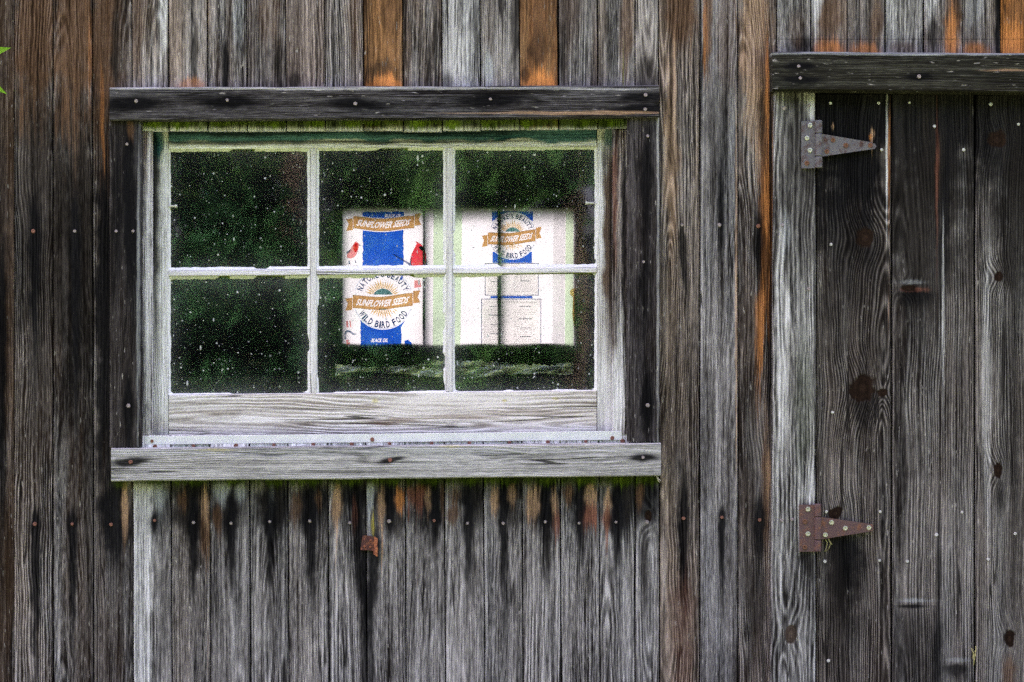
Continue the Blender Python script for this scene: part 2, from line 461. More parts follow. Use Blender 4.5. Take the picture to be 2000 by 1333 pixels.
# above the window: boards run down behind the head trim to a mossy drip edge
top = [
 (3, dict(tone=.50, warmamt=.55, warm=(.22, .15, .11), freq=150, stains=[('w', 318, 20, 9, 160, 110, dict(amt=.6)), ('b', 268, 60, 12, 100, 120, dict(amt=.6))])),
 (4, dict(tone=.48, warmamt=.55, warm=(.22, .15, .11), pu=.09, freq=165, stains=[('n', 380, 100, 8, 60, 90, dict(amt=.8)), ('o', 375, 165, 22, 14, 30, dict(amt=.45))])),
 (5, dict(tone=.50, warmamt=.5, warm=(.21, .15, .12), pu=.06, freq=150, stains=[ns(441, 120, 6, 40, 70), ('t', 404, 40, 3, 120, 90, dict(amt=.5)), ('p', 465, 40, 12, 100, 60, dict(amt=.5))])),
 (6, dict(tone=.40, ring=.8, pu=.01, pd=.012, freq=120, slope=.06, warmamt=.5, warm=(.13, .09, .075), stains=[('n', 545, 120, 10, 40, 80, dict(amt=.8)), ('b', 520, 30, 30, 100, 60, dict(amt=.5))])),
 (7, dict(tone=.54, ring=.7, pu=.01, pd=.02, freq=110, slope=-.05, warmamt=.5, warm=(.26, .18, .15), stains=[('n', 575, 160, 16, 22, 30, dict(amt=.8))])),
 (8, dict(tone=.56, ring=.8, pu=-.03, pd=.02, freq=150, slope=.04, warmamt=.4, warm=(.25, .18, .15), stains=[('b', 690, 30, 16, 90, 90, dict(amt=.5))])),
 (9, dict(tone=.55, fibre=.3, warmamt=.95, warm=(.24, .12, .055), dark=(.02, .010, .006), light=(.40, .24, .14), freq=120, ring=.6, blotch=.7,
          stains=[('n', 748, 138, 30, 26, 22, dict(amt=.7, rag=1.1)), ('o', 748, 175, 40, 26, 40, dict(pow=3, amt=1)), ('b', 765, 20, 26, 140, 60, dict(amt=.6))])),
 (10, dict(tone=.40, warmamt=.65, warm=(.15, .10, .075), freq=160, pu=.08, ring=.6)),
 (11, dict(tone=.72, ring=.8, pu=-.005, pd=.012, freq=95, slope=.05, warmamt=.1, light=(.60, .61, .63), stains=[('n', 872, 165, 14, 24, 40, dict(amt=.7)), ('n', 930, 60, 5, 60, 120, dict(amt=.7))])),
 (12, dict(tone=.50, freq=170, pu=.07, ring=.6, warmamt=.4, warm=(.2, .15, .12), stains=[('k', 1006, 60, 9, 180, 80, dict(amt=.8)), ('p', 955, 140, 10, 40, 40, dict(amt=.7))])),
 (13, dict(tone=.55, fibre=.3, warmamt=.95, warm=(.24, .11, .05), dark=(.02, .010, .006), light=(.40, .23, .12), freq=110, ring=.6, blotch=.7,
          stains=[('n', 1050, 100, 20, 60, 50, dict(amt=.7, rag=1.1)), ('o', 1052, 178, 40, 40, 40, dict(pow=3, amt=1)), ('n', 1026, 148, 9, 18, 14, dict(amt=.8)), ('b', 1060, 20, 30, 140, 50, dict(amt=.6))])),
 (14, dict(tone=.42, ring=.6, pu=.0, pd=.02, freq=110, slope=.03, warmamt=.6, warm=(.15, .10, .08), stains=[('n', 1100, 120, 8, 90, 60, dict(amt=.7))])),
 (15, dict(tone=.47, freq=160, pu=.06, ring=.7, warmamt=.55, warm=(.18, .13, .1), stains=[('b', 1222, 60, 14, 100, 80, dict(amt=.6))])),
 (16, dict(tone=.60, ring=.9, pu=.0, pd=.01, freq=100, slope=.08, warmamt=.25, warm=(.2, .13, .1), light=(.52, .51, .51), stains=[('n', 1262, 150, 22, 50, 60, dict(amt=.75))])),
]
drip = {3: 256, 4: 256, 5: 257, 6: 256, 7: 256, 8: 256, 9: 255, 10: 257, 11: 255, 12: 254, 13: 253, 14: 253, 15: 252, 16: 252}
for i, wp in top:
    st = list(wp.pop('stains', []))
    xm = (E[i][0] + E[i + 1][0]) / 2
    st += [('c', xm, 262, 60, 16, 30, dict(amt=.6, pow=3, taper=0)), ('G', xm, 238, 60, 14, 14, dict(amt=.9, pow=2, taper=0)), ('g', xm + RND.uniform(-24, 24), 242, 15, 9, 8, dict(amt=.85, rag=1.3, taper=0)), ('k', xm + RND.uniform(-30, 30), 243, 6, 9, 9, dict(amt=.7, rag=1.2, taper=0))]
    e0, e1 = E[i], E[i + 1]
    wallboard(e0, e1, YT, drip[i] + RND.uniform(-.6, .6), yf=RND.uniform(-.003, .001), stains=st, **wp)

# strips of wall board left standing beside the sash
yq = lambda x, y: y - (x - 215) / 1075.0 * (4 + 10 * (y - 170) / 770.0)
def side_strip(x0, x1, y0, y1, **wp):
    b = plank('board', [(x0, y0), (x1, y0), (x1, y1), (x0, y1)], 0.0, 0.02, wall, seg=4, wob=.0003, **wp)
    b['yf'] = 0.0
    return b
side_strip(261, 296, 257.5, 850, tone=.60, freq=170, pu=.08, ring=.6, warmamt=.25, light=(.50, .51, .55), warm=(.25, .17, .13),
    stains=[('b', 288, 290, 12, 60, 90, dict(amt=.7)), ('w', 290, 650, 12, 330, 300, dict(amt=.65)), ('k', 277, 350, 4, 60, 80, {})])
side_strip(1196, 1240, 254, 848, tone=.46, freq=150, pu=.04, ring=.8, warmamt=.6, warm=(.14, .08, .055),
    stains=[('k', 1219, 420, 6, 120, 250, dict(amt=.9)), ('w', 1207, 790, 16, 170, 80, dict(amt=.8)), ('r', 1200, 330, 6, 60, 200, dict(amt=.6))])

# below the window
low = [
 (3, 302, 'r', dict(tone=.48, stains=[('w', 272, 1010, 26, 900, 900, dict(amt=.72, taper=0, lean=.015)), ('p', 312, 965, 14, 60, 40, dict(amt=.6)), ('n', 320, 1120, 12, 80, 130, dict(amt=.5)), ns(302, 1020, 5, 22, 20)])),
 (4, 378, 'g', dict(tone=.42, warmamt=.3, stains=[('n', 372, 1005, 30, 40, 70, dict(amt=.8)), ('b', 399, 1030, 10, 60, 80, dict(amt=.9)), ('t', 400, 988, 9, 34, 40, dict(amt=.85)), ('b', 358, 975, 10, 20, 26, dict(amt=.6)), ns(378, 1022, 9, 60, 110)])),
 (5, 451, 'g', dict(tone=.50, fibre=.22, ring=.3, stains=[('n', 440, 1000, 36, 26, 60, dict(amt=.8)), ('p', 432, 955, 16, 30, 34, dict(amt=.8)), ('p', 470, 958, 12, 30, 24, dict(amt=.5)), ('b', 425, 1005, 9, 26, 50, dict(amt=.7)), ns(452, 1022, 10, 60, 80)])),
 (6, 527, 'g', dict(tone=.46, ring=.8, pu=.0, pd=.015, freq=95, slope=.06, stains=[('n', 528, 985, 34, 40, 50, dict(amt=.75)), ('p', 530, 960, 5, 24, 60, dict(amt=.5)), ns(528, 1020, 10, 70, 100, lean=.0)])),
 (7, 605, 'g', dict(tone=.44, freq=150, pu=.07, warmamt=.2, stains=[('n', 590, 980, 30, 30, 40, dict(amt=.6)), ('b', 622, 975, 7, 24, 30, dict(amt=.6)), ('b', 578, 985, 10, 20, 40, dict(amt=.45)), ns(606, 1020, 11, 80, 110, lean=-.03)])),
 (8, 683, 'g', dict(tone=.55, ring=.8, pu=-.015, pd=.015, freq=95, slope=.05, stains=[('t', 656, 985, 11, 32, 38, dict(amt=.9)), ('k', 697, 985, 20, 60, 60, dict(amt=.85)), ('r', 694, 1010, 6, 40, 40, dict(amt=.7)), ('k', 704, 1090, 17, 120, 190, dict(amt=.95, lean=-.07, taper=.6)), ('k', 713, 1280, 9, 160, 400, dict(amt=.85, taper=.2))])),
 (9, 760, 'g', dict(tone=.46, freq=150, pu=-.06, stains=[('k', 730, 1095, 14, 80, 170, dict(amt=.9, lean=.06, taper=.6)), ('k', 723, 1250, 8, 160, 300, dict(amt=.7, taper=.2)), ('p', 722, 965, 7, 40, 60, dict(amt=.7)), ('t', 746, 990, 8, 40, 40, dict(amt=.75)), ('o', 782, 978, 10, 28, 30, dict(amt=.75)), ('n', 775, 1018, 16, 18, 40, dict(amt=.8)), ('l', 728, 1030, 4, 26, 20, dict(amt=.5)), ns(761, 1000, 7, 60, 40)])),
 (10, 848, 'r', dict(tone=.52, fibre=.24, ring=.35, stains=[('r', 815, 965, 20, 22, 34, dict(amt=.75)), ('t', 836, 975, 7, 28, 32, dict(amt=.8)), ('b', 864, 970, 5, 30, 60, dict(amt=.6)), ns(850, 1000, 8, 80, 60)])),
 (11, 913, 'g', dict(tone=.57, stains=[('b', 886, 1005, 12, 30, 26, dict(amt=.8)), ('b', 888, 968, 12, 20, 20, dict(amt=.5)), ('n', 930, 990, 22, 50, 40, dict(amt=.7)), ns(915, 1030, 9, 100, 70)])),
 (12, 983, 'g', dict(tone=.50, freq=150, pu=.06, stains=[('t', 966, 978, 10, 24, 32, dict(amt=.85)), ('t', 1000, 965, 10, 30, 30, dict(amt=.7)), ('n', 1000, 1005, 14, 20, 30, dict(amt=.6)), ns(983, 990, 8, 60, 120), ns(988, 1100, 5, 60, 140, amt=.6)])),
 (13, 1065, 'g', dict(tone=.56, ring=.8, pu=.02, pd=.02, freq=110, slope=.05, stains=[('t', 1040, 985, 14, 40, 34, dict(amt=.9)), ('t', 1082, 985, 7, 30, 30, dict(amt=.7)), ('r', 1085, 1025, 8, 26, 26, dict(amt=.6)), ns(1066, 980, 8, 60, 90), ('n', 1070, 1080, 9, 60, 90, dict(amt=.6))])),
 (14, 1131, 'g', dict(tone=.46, freq=170, pu=.08, ring=.7, stains=[('b', 1110, 965, 10, 24, 28, dict(amt=.8)), ('t', 1152, 968, 12, 30, 34, dict(amt=.8)), ('r', 1150, 1005, 16, 22, 26, dict(amt=.8)), ns(1132, 975, 8, 60, 90)])),
 (15, 1203, 'g', dict(tone=.50, ring=.8, pu=-.02, pd=.02, freq=100, slope=.05, stains=[('t', 1186, 985, 10, 26, 26, dict(amt=.8)), ('r', 1186, 1015, 11, 20, 26, dict(amt=.8)), ('n', 1222, 980, 15, 60, 40, dict(amt=.8)), ns(1205, 1000, 10, 80, 90)])),
 (16, 1264, 'g', dict(tone=.56, ring=.8, pu=.0, pd=.015, freq=95, slope=-.06, stains=[('b', 1250, 965, 8, 34, 34, dict(amt=.75)), ('n', 1258, 1070, 9, 50, 160, dict(amt=.75))], knots=[(1266, 1010, 6, 12, .02)])),
]
for i, nx, nk, wp in low:
    st = list(wp.pop('stains', []))
    xm = (E[i][1] + E[i + 1][1]) / 2
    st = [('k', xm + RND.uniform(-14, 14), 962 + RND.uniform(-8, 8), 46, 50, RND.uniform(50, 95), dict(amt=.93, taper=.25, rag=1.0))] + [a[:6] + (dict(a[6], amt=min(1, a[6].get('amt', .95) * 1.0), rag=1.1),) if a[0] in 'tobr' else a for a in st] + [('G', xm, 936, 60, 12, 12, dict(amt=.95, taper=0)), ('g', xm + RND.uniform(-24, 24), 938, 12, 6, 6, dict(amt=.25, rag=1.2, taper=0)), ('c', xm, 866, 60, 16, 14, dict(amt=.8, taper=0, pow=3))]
    wp.setdefault('warmamt', .12); wp.setdefault('warm', (.2, .14, .1)); wp['tone'] += .035
    b = wallboard(E[i], E[i + 1], 851 - (i - 3) * .2, YBOT, stains=st, **wp)
    bd(b, [(nx, 1020 + RND.uniform(-3, 3), nk)])

# between window and door, full height
b = wallboard(E[17], E[18], YT, YBOT, tone=.50, ring=1.0, freq=118, pu=-.03, pd=.015, wave=1.5, slope=.03, warmamt=.3, warm=(.27, .17, .10), light=(.46, .41, .39),
    stains=[('b', 1325, 30, 36, 300, 80, dict(amt=.85)), ('t', 1312, 330, 14, 230, 180, dict(amt=.5)), ('k', 1333, 470, 9, 40, 170, dict(amt=.9, lean=-.06)), ns(1335, 1020, 9, 100, 150), ('r', 1335, 1180, 26, 60, 400, dict(amt=.25))])
bd(b, [(1332, 440), (1335, 1013, 'r')])
b = wallboard(E[18], E[19], YT, YBOT, tone=.56, ring=.5, freq=150, pu=.05, warmamt=.15, warm=(.24, .17, .13), light=(.46, .46, .49),
    stains=[('b', 1380, 40, 10, 240, 120, dict(amt=.85)), ('o', 1376, 60, 4, 60, 60, dict(amt=.35, rag=1.2)), ('b', 1420, 60, 22, 280, 140, dict(amt=.45)), ('n', 1393, 290, 14, 120, 160, dict(amt=.55)), ('k', 1408, 440, 9, 160, 80, dict(amt=.9)), ('n', 1416, 250, 9, 100, 120, dict(amt=.6)), ns(1410, 1010, 6, 20, 110), ('t', 1438, 560, 3, 400, 300, dict(amt=.6))])
bd(b, [(1405, 440), (1410, 1011, 'r')])
b = wallboard(E[19], E[20], YT, YBOT, tone=.40, ring=.9, freq=112, pu=-.04, pd=.02, wave=1.6, warmamt=.45, warm=(.16, .09, .055),
    stains=[('t', 1470, 80, 34, 320, 190, dict(amt=.65)), ('o', 1498, 440, 13, 200, 190, dict(amt=.95, rag=1.2)), ('b', 1496, 200, 14, 160, 120, dict(amt=.75, rag=1.1)), ('o', 1500, 190, 6, 90, 90, dict(amt=.6, rag=1.3)), ('o', 1486, 620, 9, 160, 110, dict(amt=.85, lean=.05, rag=1.1)), ('n', 1490, 230, 7, 60, 60, dict(amt=.7, rag=1.2)), ('k', 1505, 300, 3, 260, 400, dict(amt=.9)), ('n', 1497, 520, 5, 60, 70, dict(amt=.75, rag=1.2)), ('k', 1483, 470, 12, 70, 110, dict(amt=.9)), ('k', 1466, 900, 24, 260, 500, dict(amt=.45)), ('k', 1503, 760, 5, 240, 200, dict(amt=.8)), ('b', 1496, 950, 9, 120, 160, dict(amt=.8)), ('t', 1500, 930, 4, 60, 60, dict(amt=.6)), ns(1484, 1018, 10, 40, 60), ('n', 1478, 1160, 20, 80, 120, dict(amt=.6))])
bd(b, [(1481, 442, 'r'), (1484, 1016, 'r')])

# above the door
DE = [(1517, 1517), (1583, 1583), (1655, 1655), (1729, 1729), (1804, 1804), (1880, 1880), (1953, 1953), (2028, 2028), (2103, 2103), (2178, 2178), (2252, 2252)]
od = [dict(tone=.62, light=(.52, .52, .52), warmamt=.15, stains=[('n', 1570, 86, 24, 20, 30, dict(amt=.85)), ('b', 1556, 60, 20, 40, 40, dict(amt=.4))]),
      dict(tone=.48, warmamt=.6, warm=(.2, .13, .09), stains=[('w', 1592, 0, 12, 120, 60, dict(amt=.6)), ('b', 1620, 40, 22, 60, 40, dict(amt=.6)), ('o', 1622, 100, 34, 24, 40, dict(amt=.85))]),
      dict(tone=.48, warmamt=.5, warm=(.2, .14, .1), stains=[('b', 1712, 50, 14, 60, 40, dict(amt=.6)), ('o', 1690, 102, 30, 20, 40, dict(amt=.75))]),
      dict(tone=.66, light=(.52, .53, .53), warmamt=.15, warm=(.2, .14, .1), stains=[('b', 1765, 95, 30, 14, 40, dict(amt=.5))]),
      dict(tone=.52, warmamt=.4, warm=(.2, .13, .09), stains=[('w', 1815, 0, 12, 120, 50, dict(amt=.6)), ('b', 1860, 40, 18, 140, 80, dict(amt=.85)), ('o', 1860, 80, 16, 50, 50, dict(amt=.7)), ('n', 1826, 70, 16, 30, 30, dict(amt=.6))]),
      dict(tone=.46, warmamt=.45, warm=(.2, .14, .1), stains=[('k', 1949, 30, 6, 200, 200, {}), ('o', 1905, 100, 26, 18, 30, dict(amt=.75)), ('p', 1900, 10, 20, 60, 50, dict(amt=.4))]),
      dict(tone=.5, warmamt=.95, warm=(.38, .15, .045), dark=(.04, .015, .008), light=(.5, .22, .08), stains=[('b', 1990, 30, 30, 80, 30, dict(amt=.6)), ('o', 1990, 90, 40, 40, 50, dict(amt=.9))])]
for i in range(10):
    wp = dict(od[i]) if i < 7 else dict(tone=RND.uniform(.4, .55), warmamt=.4, warm=BROWN)
    st = list(wp.pop('stains', []))
    if i < 7: st += [('n', (DE[i][0] + DE[i + 1][0]) / 2, 77, 60, 1.0, 1.0, dict(amt=.5, taper=0, rag=.3))]
    wallboard(DE[i], DE[i + 1], YT, 150, stains=st, pu=RND.uniform(-.03, .08), **wp)
# the wall goes on past both sides of the picture
x = -48
while x > -880:
    wallboard((x - 76, x - 76), (x, x), YT, YBOT, tone=RND.uniform(.38, .52), warmamt=.3, warm=BROWN, pu=RND.uniform(-.05, .08), ring=RND.uniform(.4, .8)); x -= 76
x = 2252
while x < 2890:
    wallboard((x, x), (x + 76, x + 76), YT, YBOT, tone=RND.uniform(.38, .52), warmamt=.3, warm=BROWN, pu=RND.uniform(-.05, .08), ring=RND.uniform(.4, .8)); x += 76

# ------------------------------------------------------------------ the window
win = thing('window', 'six-pane wooden sash window with peeling white paint and grey plank trim', 'window', P(753, 940, 0.0))
def tq(x0, y0, x1, y1):
    return [(x0, yq(x0, y0)), (x1, yq(x1, y0)), (x1, yq(x1, y1)), (x0, yq(x0, y1))]
YTR = -0.028
def trim(q, y=YTR, **wp):
    return plank('trim_board', q, y, -y - .0035, win, ch=.0026, seg=16, wob=.0007, **wp)
hs = dict(up=0, dn=0)
def hstain(px, py, su, l, **k): return ('k', px, py, su * 1.25, l * 1.15, l * 1.15, k)
YHD = -.042
h = trim([(214, 171), (1287, 167), (1287, 229), (214, 236)], y=YHD, tone=.31, freq=200, pu=.1, ring=.35, fibre=.2, blotch=.18, light=(.34, .34, .37), warmamt=.06, wave=.6,
    stains=[hstain(266, 201, 12, 60), hstain(444, 198, 11, 62), hstain(694, 205, 11, 60), hstain(958, 197, 12, 64), hstain(1255, 190, 9, 50), hstain(1255, 214, 10, 70),
            ('t', 1190, 221, 4, 80, 240, dict(amt=.75)), ('w', 700, 173, 3, 600, 600, dict(amt=.4, pow=3)), ('k', 230, 208, 14, 50, 40, dict(amt=.7))])
for a, b_ in ((266, 198), (444, 196), (694, 203), (958, 194), (1261, 186), (1260, 214)): nail(a, b_, YHD - .0004, h, 'g')
h = trim([(214, 237.5), (275, 237.5), (275, 873), (214, 874)], tone=.23, freq=190, pu=.08, ring=.35, fibre=.18, blotch=.2, light=(.34, .33, .35), warmamt=.12, warm=BROWN,
    stains=[ns(248, 290, 9, 40, 150), ('k', 228, 420, 13, 180, 150, dict(amt=.8)), ('k', 258, 450, 14, 150, 160, dict(amt=.9)), ns(251, 792, 8, 60, 60), ('b', 255, 252, 8, 20, 24, dict(amt=.7)), ('p', 270, 600, 4, 260, 300, dict(amt=.5))])
for a, b_, k in ((248, 282, 'g'), (227, 452, 'g'), (260, 452, 'g'), (251, 793, 'g')): nail(a, b_, YTR - .0004, h, k)
h = trim([(1225, 231), (1288, 230), (1289, 863), (1225, 863)], tone=.31, freq=200, pu=.09, ring=.3, fibre=.17, blotch=.2, light=(.36, .34, .37), warmamt=.1,
    stains=[('k', 1262, 330, 14, 90, 200, dict(amt=.9)), ('k', 1258, 540, 12, 50, 130, dict(amt=.75)), ns(1264, 790, 9, 70, 50), ('w', 1285, 600, 3, 400, 400, dict(amt=.3, pow=3))])
for a, b_ in ((1265, 266), (1257, 512), (1265, 792)): nail(a, b_, YTR - .0004, h, 'g')
h = trim([(217, 876.5), (1291, 865.5), (1291, 930), (217, 941)], y=YHD, tone=.80, freq=120, pu=.01, pd=.03, ring=.45, fibre=.26, blotch=.3, light=(.56, .56, .57), dark=(.05, .05, .05), warmamt=.05,
    stains=[hstain(255, 902, 8, 40, lean=.1), hstain(762, 899, 5, 28, lean=.15), hstain(1256, 894, 7, 30), ('p', 600, 882, 10, 600, 600, dict(amt=.35, pow=3)), ('l', 420, 879, 3, 40, 30, dict(amt=.35)), ('l', 880, 873, 3, 22, 18, dict(amt=.3))])
for a, b_ in ((255, 903), (762, 899), (1256, 894)): nail(a, b_, YHD - .0004, h, 'r' if a < 1000 else 'g')

# sash
YS = 0.045
for q_ in ([(287, 247), (295.6, 247), (295.6, 858), (287, 858)], [(1196.4, 244), (1205, 244), (1205, 852), (1196.4, 852)], [(296.5, 246), (1195.5, 243), (1195.5, 250.5), (296.5, 253.5)], [(296.5, 852), (1195.5, 842), (1195.5, 852), (296.5, 862)]):
    plank('reveal', q_, .0215, .0225, win, ch=.0006, tone=.45, warmamt=.1)
paint = dict(light=(.86, .86, .85), dark=(.10, .07, .05), warmamt=.0)
def sashp(name, q, yf=YS, th=.034, **wp):
    return plank(name, q, yf, th, win, ch=.0022, seg=4, wob=.0002, **wp)
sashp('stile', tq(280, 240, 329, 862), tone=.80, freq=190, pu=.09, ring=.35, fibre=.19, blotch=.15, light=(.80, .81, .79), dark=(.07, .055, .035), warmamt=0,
    stains=[('n', 302, 330, 11, 90, 330, dict(amt=.85, taper=.3)), ('e', 306, 275, 20, 40, 40, dict(amt=.85)), ('k', 299, 300, 8, 60, 260, dict(amt=.75)), ('c', 322, 540, 9, 280, 330, dict(amt=.9)), ('b', 314, 836, 18, 26, 20, dict(amt=.35))])  # black along the outer edge is the recess shade, painted in
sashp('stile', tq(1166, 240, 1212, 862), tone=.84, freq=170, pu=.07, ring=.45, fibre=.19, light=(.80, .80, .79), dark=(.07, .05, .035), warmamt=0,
    stains=[('b', 1189, 420, 15, 130, 280, dict(amt=.92)), ('n', 1195, 400, 6, 100, 250, dict(amt=.7)), ('e', 1188, 268, 22, 20, 18, dict(amt=.8)), ('n', 1178, 305, 8, 20, 40, dict(amt=.5)), ('c', 1172, 400, 7, 110, 160, dict(amt=.8)), ('k', 1194, 560, 4, 200, 120, dict(amt=.6)), ('c', 1182, 790, 18, 110, 80, dict(amt=.7))])  # brown is bare wood; dark outer edge is painted-in reveal shade
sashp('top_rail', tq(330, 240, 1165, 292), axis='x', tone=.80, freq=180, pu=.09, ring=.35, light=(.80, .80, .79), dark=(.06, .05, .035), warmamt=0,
    stains=[('e', 750, 262, 15, 700, 700, dict(amt=.93, pow=4, taper=0, rag=.5)), ('k', 480, 258, 9, 260, 260, dict(amt=.8)), ('k', 860, 259, 8, 200, 200, dict(amt=.75)), ('n', 500, 279, 5, 300, 260, dict(amt=.8)), ('n', 900, 277, 4, 200, 240, dict(amt=.6)), ('c', 760, 290, 4, 560, 560, dict(amt=.7, pow=3))])  # dark upper edge: teal paint and mould, with recess shade painted in
sashp('bottom_rail', tq(330, 773, 1165, 862), tone=.86, freq=90, pu=-.02, pd=.018, slope=.02, ring=1.1, wave=1.3, fibre=.22, blotch=.55, light=(.84, .83, .82), dark=(.12, .085, .065), warmamt=.16, warm=(.36, .26, .19),
    stains=[('b', 560, 830, 6, 120, 110, dict(amt=.45)), ('b', 1050, 806, 6, 90, 120, dict(amt=.45)), ('b', 430, 806, 5, 80, 80, dict(amt=.4)), ('b', 760, 824, 7, 60, 60, dict(amt=.7)), ('b', 900, 815, 5, 60, 70, dict(amt=.55)), ('b', 720, 795, 5, 40, 60, dict(amt=.5)), ('b', 940, 832, 4, 50, 40, dict(amt=.5)), ('b', 400, 788, 4, 50, 60, dict(amt=.4)), ('n', 600, 800, 3, 130, 120, dict(amt=.35)),
            ('l', 732, 783, 4, 8, 6, dict(amt=.5)), ('l', 985, 783, 3, 6, 5, dict(amt=.5)), ('l', 1085, 779, 3, 8, 8, dict(amt=.45))])
mp = dict(tone=.88, freq=240, pu=.06, ring=.4, fibre=.16, light=(.86, .85, .85), dark=(.16, .14, .13), warmamt=0, blotch=.15)
for x0, x1 in ((606, 618), (871, 884)):
    sashp('muntin', tq(x0, 292.5, x1, 772.5), yf=YS + .001, th=.03, **mp)
for x0, x1 in ((330, 605.3), (618.7, 870.3), (884.7, 1165)):
    sashp('muntin', tq(x0, 530, x1, 541), yf=YS + .0015, th=.029, axis='x', **mp)

# panes: thin old glass, dusty, with splashed specks
def glass(hx, hz, seed, haze=1.0):
    mat = bpy.data.materials.new('dusty_glass'); mat.use_nodes = True
    nt = mat.node_tree; t = T(nt); nt.nodes.remove(nt.nodes['Principled BSDF']); out = nt.nodes['Material Output']
    tc = t.new('ShaderNodeTexCoord'); p = tc.outputs['Object']
    x, y, z = t.sep(p)
    ps = t.xyz(t.add(x, seed), 0.0, t.add(z, seed * .7))
    def specks(scale, size, k, stretch=1.0):
        vo = t.new('ShaderNodeTexVoronoi'); vo.voronoi_dimensions = '3D'; t.put(vo.inputs['Vector'], t.xyz(t.add(x, seed + k), 0.0, t.mul(t.add(z, seed), stretch))); vo.inputs['Scale'].default_value = scale
        cr = t.sep(vo.outputs['Color'])
        th = t.mul(t.pw(cr[0], 7.0), size)
        return t.mul(t.step(vo.outputs['Distance'], th, t.mul(th, 0.45)), t.mad(cr[1], .8, .2))
    n = t.noise(ps, 9, 4, .6); n2 = t.noise(ps, 160, 3, .7)
    sp = t.m('MAXIMUM', specks(85, .34, 0), t.m('MAXIMUM', t.mul(specks(150, .42, 3.3), .75), t.mul(specks(60, .22, 5.1, .35), .8)))
    sp = t.mul(sp, t.step(n, .25, .5))
    ed = t.m('MINIMUM', t.sub(hx, t.m('ABSOLUTE', x)), t.sub(hz, t.m('ABSOLUTE', z)))
    edge = t.exp(t.mul(ed, -55.0))
    topd = t.exp(t.mul(t.sub(hz, z), -16.0))
    film = t.mul(t.add(t.mul(edge, .05), t.add(t.mul(topd, .016), .0016)), t.mul(t.mad(n, 2.4, -.3), t.mad(n2, .8, .6)))
    film = t.m('MAXIMUM', film, 0.0)
    alpha = t.m('MINIMUM', t.add(t.mul(sp, .85), t.mul(film, haze)), 1.0)
    tr = t.new('ShaderNodeBsdfTransparent'); tr.inputs[0].default_value = (.96, .98, .96, 1)
    gl = t.new('ShaderNodeBsdfGlossy'); gl.inputs['Roughness'].default_value = .035; gl.inputs[0].default_value = (1, 1, 1, 1)
    bp = t.new('ShaderNodeBump'); bp.inputs['Strength'].default_value = .15; bp.inputs['Distance'].default_value = .003
    t.put(bp.inputs['Height'], t.noise(ps, 7, 1)); t.put(gl.inputs['Normal'], bp.outputs[0])
    df = t.new('ShaderNodeBsdfDiffuse'); df.inputs[0].default_value = (.72, .74, .74, 1)
    fr = t.new('ShaderNodeFresnel'); fr.inputs[0].default_value = 1.52
    m1 = t.new('ShaderNodeMixShader'); t.put(m1.inputs[0], fr.outputs[0]); t.put(m1.inputs[1], tr.outputs[0]); t.put(m1.inputs[2], gl.outputs[0])
    m2 = t.new('ShaderNodeMixShader'); t.put(m2.inputs[0], alpha); t.put(m2.inputs[1], m1.outputs[0]); t.put(m2.inputs[2], df.outputs[0])
    t.put(out.inputs['Surface'], m2.outputs[0])
    return mat
M_PUTTY = plain('white_putty', (.86, .87, .86), .8, vary=.12, scale=120, bump=.4)
M_PUTTYG = plain('algae_putty', (.74, .77, .66), .85, col2=(.56, .62, .44), scale=90, bump=.4)
M_ALGAE = plain('bright_algae', (.10, .15, .012), .9, vary=.5, scale=200)
YG = 0.057
cols = [(329, 605.5), (618.5, 870.5), (884.5, 1166)]
rowsy = [(292, 529.5), (541.5, 773)]
